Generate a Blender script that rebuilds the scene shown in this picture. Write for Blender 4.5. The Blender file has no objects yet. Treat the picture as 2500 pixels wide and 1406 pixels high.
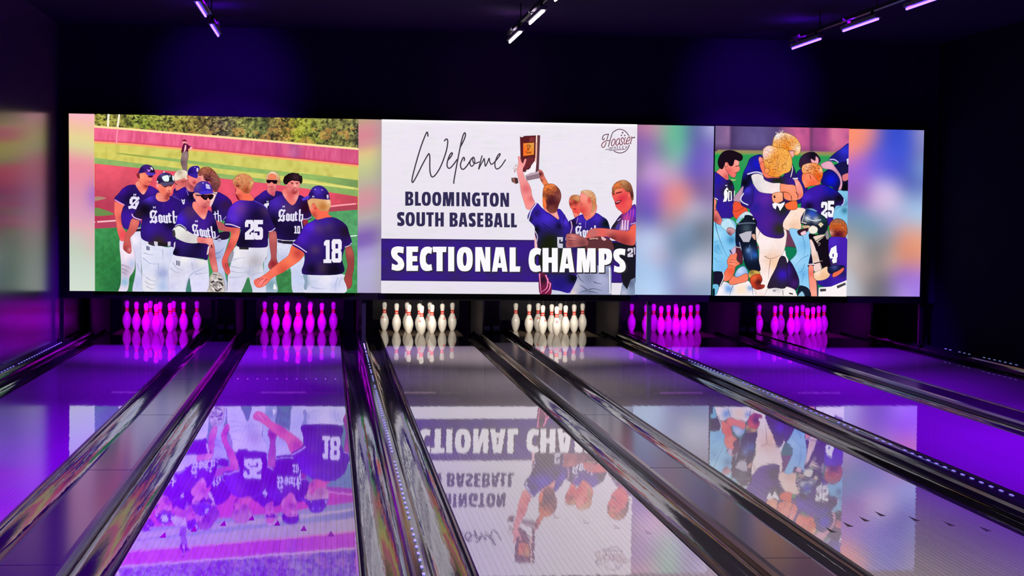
import bpy, bmesh, math, random
from mathutils import Vector, Matrix
from mathutils.geometry import tessellate_polygon, delaunay_2d_cdt
PI = math.pi
C = bpy.context.scene
COL = C.collection

# ------------------------------------------------------------------ camera (metres; z = 0 is the lane surface)
F_PX, CAM_H, YAW, PITCH, ROLL = 4248.47, 1.61565, 0.105151, -0.0438861, 0.0118206
_f = Vector((math.sin(YAW) * math.cos(PITCH), math.cos(YAW) * math.cos(PITCH), math.sin(PITCH)))
_r = Vector((math.cos(YAW), -math.sin(YAW), 0)); _u = _r.cross(_f)
R_, U_ = _r * math.cos(ROLL) + _u * math.sin(ROLL), -_r * math.sin(ROLL) + _u * math.cos(ROLL)
cd = bpy.data.cameras.new('camera'); cam = bpy.data.objects.new('camera', cd); COL.objects.link(cam)
cam.matrix_world = Matrix(((R_.x, U_.x, -_f.x, 0), (R_.y, U_.y, -_f.y, 0), (R_.z, U_.z, -_f.z, CAM_H), (0, 0, 0, 1)))
cd.sensor_fit = 'HORIZONTAL'; cd.sensor_width = 36.0; cd.lens = F_PX / 2500 * 36.0
cd.clip_start = 0.05; cd.clip_end = 200
C.camera = cam

# ------------------------------------------------------------------ world, exposure
w = bpy.data.worlds.new('night'); C.world = w; w.use_nodes = True
w.node_tree.nodes['Background'].inputs[0].default_value = (0.10, 0.02, 0.20, 1)
w.node_tree.nodes['Background'].inputs[1].default_value = 0.006
C.view_settings.view_transform = 'Standard'; C.view_settings.look = 'None'
C.view_settings.exposure = 0.0; C.view_settings.gamma = 1.0; C.view_settings.use_curve_mapping = False
C.cycles.max_bounces = 8; C.cycles.diffuse_bounces = 3; C.cycles.glossy_bounces = 5
C.cycles.caustics_reflective = True; C.cycles.sample_clamp_indirect = 6.0

# lamps: colours and powers (watts); each lamp is made in its fixture's builder below
PURPLE, WHITE = (0.225, 0.0, 1.0), (1.0, 0.84, 0.96)
ROW_X = (-1.157, 1.885, 4.94)                                   # the three rails of tube lights
ROW_COL = (PURPLE, WHITE, PURPLE)
ROW_W = (118.0, 34.0, 118.0)
ROW_SPREAD = (71, 66, 71)
PIN_COL = {0: (0.50, 0.0, 1.0), 1: (0.50, 0.0, 1.0), 2: (1.0, 0.90, 0.78), 3: (1.0, 0.90, 0.78), 4: (0.50, 0.0, 1.0), 5: (0.50, 0.0, 1.0)}
PIN_W = (7.5, 7.5, 4.4, 4.4, 7.5, 7.5)

# ------------------------------------------------------------------ layout of the hall
LANES = [-2.19404, -0.389329, 1.207750, 2.982041, 4.573187, 6.348524]   # lane centres
HW, GW = 0.5334, 0.2349                                          # half lane width, gutter width
DP = 22.615                                                      # head pin row
DS = 20.172                                                      # face of the LED wall
FOUL = 4.33
XL, XR, ZC = -3.075, 7.27, 3.69                                  # side walls, ceiling
SX0, SX1, SZ0, SZ1 = -2.9287, 7.0369, 0.6565, 2.6535             # LED wall

def ray(x, y):
    d = _f * F_PX + R_ * (x - 1250) - U_ * (y - 703)
    return d / d.y
def at_y(x, y, Y): d = ray(x, y); return (d.x * Y, Y, CAM_H + d.z * Y)

def lin(c):
    c = max(0, min(255, c)) / 255.0
    return c / 12.92 if c <= 0.04045 else ((c + 0.055) / 1.055) ** 2.4

# ------------------------------------------------------------------ materials (all procedural)
M = {}
def mat(name, col, rough=0.5, spec=0.5, metal=0.0, emit=None, es=1.0):
    m = bpy.data.materials.new(name); m.use_nodes = True; nt = m.node_tree; b = nt.nodes['Principled BSDF']
    b.inputs['Base Color'].default_value = (*col, 1); b.inputs['Roughness'].default_value = rough
    b.inputs['Specular IOR Level'].default_value = spec; b.inputs['Metallic'].default_value = metal
    if emit: b.inputs['Emission Color'].default_value = (*emit, 1); b.inputs['Emission Strength'].default_value = es
    M[name] = m
    return m, nt, b
def nd(nt, t, **kw):
    n = nt.nodes.new(t)
    for k, v in kw.items():
        if k in ('operation', 'blend_type', 'data_type', 'wave_type', 'attribute_name'): setattr(n, k, v)
        else: n.inputs[k].default_value = v
    return n
def bump(nt, b, scale, strength, dist=0.01, detail=2.0, rough=0.5):
    tc = nd(nt, 'ShaderNodeTexCoord'); mp = nd(nt, 'ShaderNodeMapping'); mp.inputs['Scale'].default_value = scale
    nz = nd(nt, 'ShaderNodeTexNoise', Scale=1.0, Detail=detail, Roughness=rough)
    bp = nd(nt, 'ShaderNodeBump', Strength=strength, Distance=dist)
    nt.links.new(tc.outputs['Object'], mp.inputs[0]); nt.links.new(mp.outputs[0], nz.inputs['Vector'])
    nt.links.new(nz.outputs['Fac'], bp.inputs['Height']); nt.links.new(bp.outputs[0], b.inputs['Normal'])
    return nz
def mottle(nt, b, col, amt, scale):
    tc = nd(nt, 'ShaderNodeTexCoord'); nz = nd(nt, 'ShaderNodeTexNoise', Scale=scale, Detail=5.0)
    mx = nd(nt, 'ShaderNodeMix', data_type='RGBA'); nt.links.new(tc.outputs['Object'], nz.inputs['Vector']); nt.links.new(nz.outputs['Fac'], mx.inputs[0])
    mx.inputs[6].default_value = (*[c * (1 - amt) for c in col], 1); mx.inputs[7].default_value = (*[min(1, c * (1 + amt)) for c in col], 1)
    nt.links.new(mx.outputs[2], b.inputs['Base Color'])

# lane boards: 39 strips with thin dark joints, oiled and glossy
def lane_mat(name, base, dark, joint):
    m, nt, b = mat(name, base, 0.022, 0.5)
    tc = nd(nt, 'ShaderNodeTexCoord'); sp = nd(nt, 'ShaderNodeSeparateXYZ'); nt.links.new(tc.outputs['Object'], sp.inputs[0])
    dv = nd(nt, 'ShaderNodeMath', operation='DIVIDE'); dv.inputs[1].default_value = 1.0668 / 39; nt.links.new(sp.outputs[0], dv.inputs[0])
    fr = nd(nt, 'ShaderNodeMath', operation='FRACT'); nt.links.new(dv.outputs[0], fr.inputs[0])
    lt = nd(nt, 'ShaderNodeMath', operation='LESS_THAN'); lt.inputs[1].default_value = joint; nt.links.new(fr.outputs[0], lt.inputs[0])
    fl = nd(nt, 'ShaderNodeMath', operation='FLOOR'); nt.links.new(dv.outputs[0], fl.inputs[0])
    wn = nt.nodes.new('ShaderNodeTexWhiteNoise'); wn.noise_dimensions = '1D'; nt.links.new(fl.outputs[0], wn.inputs['W'])
    m1 = nd(nt, 'ShaderNodeMix', data_type='RGBA'); nt.links.new(wn.outputs['Value'], m1.inputs[0])
    m1.inputs[6].default_value = (*[c * 0.93 for c in base], 1); m1.inputs[7].default_value = (*base, 1)
    m2 = nd(nt, 'ShaderNodeMix', data_type='RGBA'); nt.links.new(lt.outputs[0], m2.inputs[0]); nt.links.new(m1.outputs[2], m2.inputs[6]); m2.inputs[7].default_value = (*dark, 1)
    nt.links.new(m2.outputs[2], b.inputs['Base Color'])
    sl = nd(nt, 'ShaderNodeMath', operation='MULTIPLY_ADD'); sl.inputs[1].default_value = -0.26; sl.inputs[2].default_value = 0.58      # the joints shine less
    nt.links.new(lt.outputs[0], sl.inputs[0]); nt.links.new(sl.outputs[0], b.inputs['Specular IOR Level'])
    mp = nd(nt, 'ShaderNodeMapping'); mp.inputs['Scale'].default_value = (22, 2.6, 1); nt.links.new(tc.outputs['Object'], mp.inputs[0])
    nz = nd(nt, 'ShaderNodeTexNoise', Scale=1.0, Detail=3.0); nt.links.new(mp.outputs[0], nz.inputs['Vector'])
    bp = nd(nt, 'ShaderNodeBump', Strength=0.085, Distance=0.002); nt.links.new(nz.outputs['Fac'], bp.inputs['Height']); nt.links.new(bp.outputs[0], b.inputs['Normal'])
lane_mat('lane_boards', (0.20, 0.185, 0.19), (0.08, 0.07, 0.075), 0.085)
lane_mat('deck_boards_lit', (0.34, 0.25, 0.18), (0.18, 0.12, 0.08), 0.06)  # pin lamps' light on the deck put into the colour as tan
_, nt, b = mat('gutter_black', (0.012, 0.011, 0.013), 0.06, 0.6); bump(nt, b, (26, 1.3, 26), 0.28, 0.006, 3.0)
_, nt, b = mat('cap_grey', (0.022, 0.020, 0.024), 0.15, 0.32); bump(nt, b, (3, 1.2, 3), 0.05, 0.004, 2.0)
_, nt, b = mat('cap_black', (0.010, 0.009, 0.012), 0.10, 0.6); bump(nt, b, (30, 1.6, 30), 0.2, 0.004, 3.0)
_, nt, b = mat('wall_paint', (0.06, 0.03, 0.08), 0.20, 0.5); mottle(nt, b, (0.06, 0.03, 0.08), 0.2, 1.6)
_, nt, b = mat('black_paint', (0.011, 0.002, 0.026), 0.9, 0.05); mottle(nt, b, (0.011, 0.002, 0.026), 0.3, 1.2)
_, nt, b = mat('black_cloth', (0.003, 0.001, 0.010), 0.95, 0.05); mottle(nt, b, (0.003, 0.001, 0.010), 0.3, 3.0)
_, nt, b = mat('kick_paint', (0.105, 0.09, 0.105), 0.5, 0.3); mottle(nt, b, (0.105, 0.09, 0.105), 0.2, 4.0)
_, nt, b = mat('concrete', (0.05, 0.05, 0.055), 0.8, 0.3); mottle(nt, b, (0.05, 0.05, 0.055), 0.4, 3.0)
_, nt, b = mat('approach_wood', (0.34, 0.24, 0.16), 0.25, 0.5); mottle(nt, b, (0.34, 0.24, 0.16), 0.15, 2.0)
mat('bezel_black', (0.0008, 0.0007, 0.001), 0.6, 0.05); mat('black_metal', (0.005, 0.005, 0.006), 0.3, 0.35); mat('arrow_pale', (0.13, 0.11, 0.115), 0.05, 0.5); mat('strip_purple', (0.3, 0.3, 0.3), 0.5, 0.2, emit=(0.55, 0.10, 0.75), es=0.35); mat('strip_white', (0.3, 0.3, 0.3), 0.5, 0.2, emit=(0.75, 0.45, 0.55), es=0.3); mat('dot_white', (0.6, 0.55, 0.6), 0.4, 0.2); mat('black_plastic', (0.008, 0.008, 0.010), 0.45, 0.4)
mat('outlet_grey', (0.5, 0.5, 0.54), 0.5, 0.4); mat('curtain', (0.02, 0.017, 0.024), 0.8, 0.2)
_, nt, b = mat('pin_white', (0.83, 0.80, 0.74), 0.16, 0.5); mottle(nt, b, (0.83, 0.80, 0.74), 0.04, 30.0)
mat('stripe_red', (0.80, 0.07, 0.05), 0.2, 0.5); mat('pin_dark', (0.03, 0.02, 0.03), 0.4, 0.4); mat('cord_white', (0.16, 0.15, 0.15), 0.8, 0.2)
mat('arrow_dark', (0.03, 0.025, 0.03), 0.7, 0.0); mat('arrow_brown', (0.20, 0.12, 0.09), 0.6, 0.0); mat('fixture_grey', (0.08, 0.07, 0.09), 0.5, 0.4)
mat('led_blue', (0.5, 0.55, 0.6), 0.4, 0.3, emit=(0.27, 0.44, 1.0), es=0.36)
for k, c, s in (('tube_purple', (0.075, 0.036, 1.0), 12.0), ('tube_white', (1.0, 0.93, 0.96), 9.0)): mat(k, (0.5, 0.5, 0.5), 0.4, 0.3, emit=c, es=s)
def display_mat():
    m = bpy.data.materials.new('display'); m.use_nodes = True; nt = m.node_tree; nt.nodes.clear()
    at = nd(nt, 'ShaderNodeAttribute', attribute_name='Col'); e = nd(nt, 'ShaderNodeEmission'); o = nd(nt, 'ShaderNodeOutputMaterial')
    nt.links.new(at.outputs['Color'], e.inputs[0]); nt.links.new(e.outputs[0], o.inputs[0]); M['display'] = m
display_mat()

# ------------------------------------------------------------------ mesh helpers
def empty(name, loc, label=None, cat=None, group=None):
    o = bpy.data.objects.new(name, None); COL.objects.link(o); o.location = loc; o.empty_display_size = 0.1
    tag(o, label, cat, group); return o
def tag(o, label=None, cat=None, group=None, kind=None):
    if label: o['label'] = label
    if cat: o['category'] = cat
    if group: o['group'] = group
    if kind: o['kind'] = kind
    return o
def obj(name, bm, m, parent=None, loc=(0, 0, 0), smooth=False, kind=None):
    me = bpy.data.meshes.new(name); bmesh.ops.recalc_face_normals(bm, faces=bm.faces); bm.to_mesh(me); bm.free()
    me.materials.append(M[m] if isinstance(m, str) else m)
    if smooth:
        for p in me.polygons: p.use_smooth = True
    o = bpy.data.objects.new(name, me); COL.objects.link(o); o.location = loc
    if parent: o.parent = parent
    if kind: o['kind'] = kind
    return o
def box(bm, x0, x1, y0, y1, z0, z1, bev=0.0):
    t = bmesh.new(); bmesh.ops.create_cube(t, size=1.0)
    for v in t.verts: v.co = Vector(((x0 + x1) / 2 + v.co.x * (x1 - x0), (y0 + y1) / 2 + v.co.y * (y1 - y0), (z0 + z1) / 2 + v.co.z * (z1 - z0)))
    if bev: bmesh.ops.bevel(t, geom=t.edges[:], offset=bev, segments=2, affect='EDGES')
    add(bm, t)
def add(bm, t):
    mp = {v: bm.verts.new(v.co) for v in t.verts}
    for f in t.faces: bm.faces.new([mp[v] for v in f.verts])
    t.free()
def sweep(bm, prof, ys):                                           # closed profile (x, z) carried along y
    rings = [[bm.verts.new((x, y, z)) for x, z in prof] for y in ys]; n = len(prof)
    for a, b2 in zip(rings, rings[1:]):
        for i in range(n): bm.faces.new((a[i], a[(i + 1) % n], b2[(i + 1) % n], b2[i]))
    bm.faces.new(rings[0][::-1]); bm.faces.new(rings[-1])
def lathe(bm, prof, n=24, close=True):
    rings = []
    for r, z in prof: rings.append([bm.verts.new((r * math.cos(2 * PI * i / n), r * math.sin(2 * PI * i / n), z)) for i in range(n)] if r > 1e-5 else [bm.verts.new((0, 0, z))])
    for a, b2 in zip(rings, rings[1:]):
        for i in range(n):
            j = (i + 1) % n
            if len(a) == 1: bm.faces.new((a[0], b2[i], b2[j]))
            elif len(b2) == 1: bm.faces.new((a[i], a[j], b2[0]))
            else: bm.faces.new((a[i], a[j], b2[j], b2[i]))
def rod(bm, p0, p1, r, n=10):
    a, b2 = Vector(p0), Vector(p1); d = (b2 - a).normalized(); s = d.orthogonal().normalized(); t = d.cross(s)
    A = [bm.verts.new(a + (s * math.cos(2 * PI * i / n) + t * math.sin(2 * PI * i / n)) * r) for i in range(n)]
    B = [bm.verts.new(b2 + (s * math.cos(2 * PI * i / n) + t * math.sin(2 * PI * i / n)) * r) for i in range(n)]
    for i in range(n): bm.faces.new((A[i], A[(i + 1) % n], B[(i + 1) % n], B[i]))
    bm.faces.new(A[::-1]); bm.faces.new(B)
def struct(name, m, *b):
    bm = bmesh.new(); box(bm, *b); return obj(name, bm, m, kind='structure')

# ------------------------------------------------------------------ the room
struct('floor', 'concrete', XL - .1, XR + .1, -3, 25.0, -.22, -.12)
struct('floor_approach', 'approach_wood', XL, XR, -3, FOUL, -.12, 0.0)
struct('wall_left', 'wall_paint', XL - .1, XL, -3, 25.0, -.12, ZC)
struct('wall_right', 'black_cloth', XR, XR + .1, -3, 25.0, -.12, ZC)
struct('wall_far', 'black_paint', XL, XR, 24.9, 25.0, -.12, ZC)
struct('wall_back', 'black_paint', XL, XR, 20.32, 20.42, 0.57, ZC)          # the bulkhead above the pits, behind the LED wall
struct('ceiling', 'black_paint', XL - .1, XR + .1, -3, 25.0, ZC, ZC + .1)
# ======================================================= picture on the LED wall
# flat shapes on the display plane, given in photo pixels and carried to the plane (y = DS) where it stands
def hsh(i, j, k=0):
    n = (i * 374761393 + j * 668265263 + k * 2147483647) & 0xffffffff
    n = ((n ^ (n >> 13)) * 1274126177) & 0xffffffff
    return ((n ^ (n >> 16)) & 0xffff) / 65535.0

def vnoise(x, y, k=0):
    i, j = math.floor(x), math.floor(y); u, v = x - i, y - j
    u = u * u * (3 - 2 * u); v = v * v * (3 - 2 * v)
    a = hsh(i, j, k) * (1 - u) + hsh(i + 1, j, k) * u
    b = hsh(i, j + 1, k) * (1 - u) + hsh(i + 1, j + 1, k) * u
    return a * (1 - v) + b * v

NV = (45, 22, 108)
OUT = [0, 1.0]                                                          # darker contour of the pictures: factor, width in pixels
class Pic:
    layer = 0
    def __init__(s): s.v, s.f, s.c = [], [], []; s.o = (0, 0, 1); s.clip = None
    def use(s, ox, oy, k): s.o = (ox, oy, k)
    def tx(s, p): return (s.o[0] + p[0] / s.o[2], s.o[1] + p[1] / s.o[2])
    def add(s, pts, tris, cols):
        Pic.layer += 1
        b = len(s.v)
        for (x, y) in pts: s.v.append((x, y, Pic.layer))
        s.c += cols
        for t in tris: s.f.append(tuple(b + i for i in t))
    def build(s, name, parent):
        me = bpy.data.meshes.new(name)
        vs = []
        for x, y, l in s.v:
            w = at_y(x, y, DS); vs.append((w[0], DS - 0.002 - l * 0.00004, w[2]))
        fs = []
        for t in s.f:
            (x0, y0, _), (x1, y1, _), (x2, y2, _) = (s.v[i] for i in t[:3])
            fs.append(t if (x1 - x0) * (y2 - y0) - (x2 - x0) * (y1 - y0) < 0 else t[::-1])
        me.from_pydata(vs, [], fs)
        a = me.color_attributes.new('Col', 'FLOAT_COLOR', 'POINT')
        buf = []
        for c in s.c: buf += [lin(c[0]), lin(c[1]), lin(c[2]), 1.0]
        a.data.foreach_set('color', buf)
        me.materials.append(M['display'])
        o = bpy.data.objects.new(name, me); COL.objects.link(o); o.parent = parent
        return o

def smooth_ring(pts, n=5, closed=True, allsm=True):
    N = len(pts); out = []
    sm = lambda p: allsm if len(p) < 3 else bool(p[2])
    for i in range(N if closed else N - 1):
        p1, p2 = pts[i % N], pts[(i + 1) % N]
        if not sm(p1) and not sm(p2): out.append(p1[:2]); continue
        p0 = pts[(i - 1) % N] if (closed or i > 0) else p1
        p3 = pts[(i + 2) % N] if (closed or i < N - 2) else p2
        if not sm(p1): p0 = p1
        if not sm(p2): p3 = p2
        for k in range(n):
            t = k / n; t2 = t * t; t3 = t2 * t
            out.append(tuple(0.5 * (2 * p1[d] + (p2[d] - p0[d]) * t + (2 * p0[d] - 5 * p1[d] + 4 * p2[d] - p3[d]) * t2 + (3 * p1[d] - p0[d] - 3 * p2[d] + p3[d]) * t3) for d in (0, 1)))
    if not closed: out.append(pts[-1][:2])
    return out

def clip_poly(pts, quad):
    for i in range(len(quad)):
        a, b = quad[i], quad[(i + 1) % len(quad)]
        side = lambda p: (b[0] - a[0]) * (p[1] - a[1]) - (b[1] - a[1]) * (p[0] - a[0])
        out = []
        for j in range(len(pts)):
            p, q = pts[j - 1], pts[j]; sp, sq = side(p), side(q)
            if (sp >= 0) != (sq >= 0):
                t = sp / (sp - sq); out.append((p[0] + (q[0] - p[0]) * t, p[1] + (q[1] - p[1]) * t))
            if sq >= 0: out.append(q)
        pts = out
        if len(pts) < 3: return []
    return pts

def inside(p, ring):
    c = False; x, y = p
    for i in range(len(ring)):
        (x0, y0), (x1, y1) = ring[i - 1], ring[i]
        if (y0 > y) != (y1 > y) and x < (x1 - x0) * (y - y0) / (y1 - y0) + x0: c = not c
    return c

def clean(r):
    out = []
    for p in r:
        if not out or abs(p[0] - out[-1][0]) + abs(p[1] - out[-1][1]) > 0.05: out.append(p)
    while len(out) > 2 and abs(out[0][0] - out[-1][0]) + abs(out[0][1] - out[-1][1]) < 0.05: out.pop()
    return out

def mixc(a, b, t): return tuple(a[i] + (b[i] - a[i]) * t for i in range(3))

# P: filled shape.  sh = soft colour spots (x, y, radius, colour, strength) in the same crop units
def P(pts, col, sh=(), sp=0, nz=0, ns=3.0, sm=True, holes=(), n=5):
    D = PIC[0]
    ring = [D.tx(p) for p in smooth_ring(pts, n, True, sm)]
    if D.clip: ring = clip_poly(ring, D.clip)
    ring = clean(ring)
    if len(ring) < 3: return
    if not nz and sum(col) > 600 and sm and not holes and (max(p[0] for p in ring) - min(p[0] for p in ring)) * (max(p[1] for p in ring) - min(p[1] for p in ring)) > 900: nz, ns = .035, 7.0
    hr = [clean([D.tx(p) for p in smooth_ring(h, n, True, sm)]) for h in holes]
    spots = [(*D.tx((x, y)), r * 1.35 / D.o[2], c, k) for x, y, r, c, k in sh]
    g = 1.75 if sum(abs(col[i] - NV[i]) for i in range(3)) < 120 else 1.2
    spots = [(sx, sy, r, tuple(max(8, min(255, col[i] + (cc[i] - col[i]) * g)) for i in range(3)), k) for sx, sy, r, cc, k in spots]
    ar = abs(sum(ring[i - 1][0] * ring[i][1] - ring[i][0] * ring[i - 1][1] for i in range(len(ring)))) / 2
    def edge_line():
        if OUT[0] and sm and not holes and ar > 60:
            o, D.o = D.o, (0, 0, 1); S(ring, OUT[1], tuple(q * (OUT[0] if sum(col) < 540 else OUT[0] * .4 + .52) for q in col), closed=True, sm=False); D.o = o
    def cf(x, y):
        c = col
        for sx, sy, r, cc, k in spots:
            d = ((x - sx) ** 2 + (y - sy) ** 2) / (r * r)
            if d < 6: c = mixc(c, cc, k * math.exp(-d))
        if nz:
            m = 1 + nz * (vnoise(x / ns, y / ns) * 0.6 + vnoise(x / ns * 2.3, y / ns * 2.3, 5) * 0.4 - 0.5) * 2
            c = tuple(min(255, max(0, q * m)) for q in c)
        return c
    if (spots or nz) and not sp:
        sp = max(1.6, min([6] + [r * 0.55 for _, _, r, _, _ in spots] + ([ns * 0.6] if nz else [])))
    if sp and not holes:
        xs = [p[0] for p in ring]; ys = [p[1] for p in ring]; inner = []
        y = min(ys) + sp * 0.5; row = 0
        while y < max(ys):
            x = min(xs) + sp * (0.5 if row % 2 else 0.95)
            while x < max(xs):
                if inside((x, y), ring) and min((x - q[0]) ** 2 + (y - q[1]) ** 2 for q in ring) > (sp * 0.35) ** 2: inner.append((x, y))
                x += sp
            y += sp * 0.87; row += 1
        vv = [Vector(q) for q in ring + inner]; N = len(ring)
        r = delaunay_2d_cdt(vv, [(i, (i + 1) % N) for i in range(N)], [], 1, 1e-4)
        pts2 = [(q.x, q.y) for q in r[0]]
        D.add(pts2, [tuple(t) for t in r[2]], [cf(*q) for q in pts2]); edge_line(); return
    loops = [ring] + hr
    flat = [q for l in loops for q in l]
    tris = tessellate_polygon([[Vector((x, y, 0)) for x, y in l] for l in loops])
    D.add(flat, tris, [cf(*q) for q in flat]); edge_line()

def K(pts, col, **kw): P(pts, col, sm=False, **kw)                     # straight-sided shape
def O(cx, cy, rx, ry, col, rot=0, **kw):
    c, s = math.cos(rot), math.sin(rot)
    P([(cx + rx * math.cos(a) * c - ry * math.sin(a) * s, cy + rx * math.cos(a) * s + ry * math.sin(a) * c) for a in (2 * PI * i / 14 for i in range(14))], col, sm=False if rx * ry < 30 else True, n=3, **kw)

def ribbon(pts, w, closed=False, sm=True, n=6):
    r = smooth_ring(pts, n, closed, sm) if sm else [p[:2] for p in pts]
    N = len(r); L, R = [], []
    for i, p in enumerate(r):
        a = r[i - 1] if (i or closed) else p
        b = r[(i + 1) % N] if (i < N - 1 or closed) else p
        dx, dy = b[0] - a[0], b[1] - a[1]; l = math.hypot(dx, dy) or 1
        ww = (w if not isinstance(w, tuple) else w[0] + (w[1] - w[0]) * i / max(1, N - 1)) * 0.5
        L.append((p[0] - dy / l * ww, p[1] + dx / l * ww)); R.append((p[0] + dy / l * ww, p[1] - dx / l * ww))
    return L, R, r

def S(pts, w, col, closed=False, sm=True, cap=True):                    # stroke
    D = PIC[0]
    L, R, r = ribbon(pts, w, closed, sm)
    N = len(L); pp = [D.tx(q) for q in L + R]
    tris = []
    for i in range(N if closed else N - 1):
        j = (i + 1) % N; tris += [(i, j, N + j), (i, N + j, N + i)]
    if D.clip:
        keep = [inside(q, D.clip) for q in pp]
        tris = [t for t in tris if all(keep[i] for i in t)]
    if not tris: return
    D.add(pp, tris, [col] * len(pp))
    if cap and not closed:
        w0, w1 = (w, w) if not isinstance(w, tuple) else w
        for q, ww in ((r[0], w0), (r[-1], w1)):
            if ww / D.o[2] > 1.2: O(q[0], q[1], ww / 2, ww / 2, col)

def grid_fill(quad, fn, nx, ny, blur=0):
    D = PIC[0]; pts, tris = [], []
    (a, b, c, d) = quad
    for j in range(ny + 1):
        for i in range(nx + 1):
            u, v = i / nx, j / ny
            x = (a[0] * (1 - u) + b[0] * u) * (1 - v) + (d[0] * (1 - u) + c[0] * u) * v
            y = (a[1] * (1 - u) + b[1] * u) * (1 - v) + (d[1] * (1 - u) + c[1] * u) * v
            pts.append((x, y))
    for j in range(ny):
        for i in range(nx):
            k = j * (nx + 1) + i; tris.append((k, k + 1, k + nx + 2, k + nx + 1))
    cols = [fn(*p) for p in pts]
    for _ in range(blur):                                                # repeated 1-2-1 smoothing both ways
        for st, n, step, m in ((1, nx + 1, nx + 1, ny + 1), (nx + 1, ny + 1, 1, nx + 1)):
            new = cols[:]
            for j in range(m):
                for i in range(n):
                    k = j * step + i * st; a = cols[k - st] if i else cols[k]; b = cols[k + st] if i < n - 1 else cols[k]
                    new[k] = tuple((a[q] + 2 * cols[k][q] + b[q]) * .25 for q in range(3))
            cols = new
    D.add(pts, tris, cols)

def blend(spots):
    def fn(x, y):
        W = 1e-9; c = [0, 0, 0]
        for sx, sy, r, cc in spots:
            w = (1 + ((x - sx) ** 2 + (y - sy) ** 2) / (r * r * .55)) ** -2.6
            W += w
            for i in range(3): c[i] += w * cc[i]
        return tuple(q / W for q in c)
    return fn

def ramp(stops):
    def fn(t):
        if t <= stops[0][0]: return stops[0][1]
        for (a, ca), (b, cb) in zip(stops, stops[1:]):
            if t <= b: return mixc(ca, cb, (t - a) / (b - a))
        return stops[-1][1]
    return fn

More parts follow.
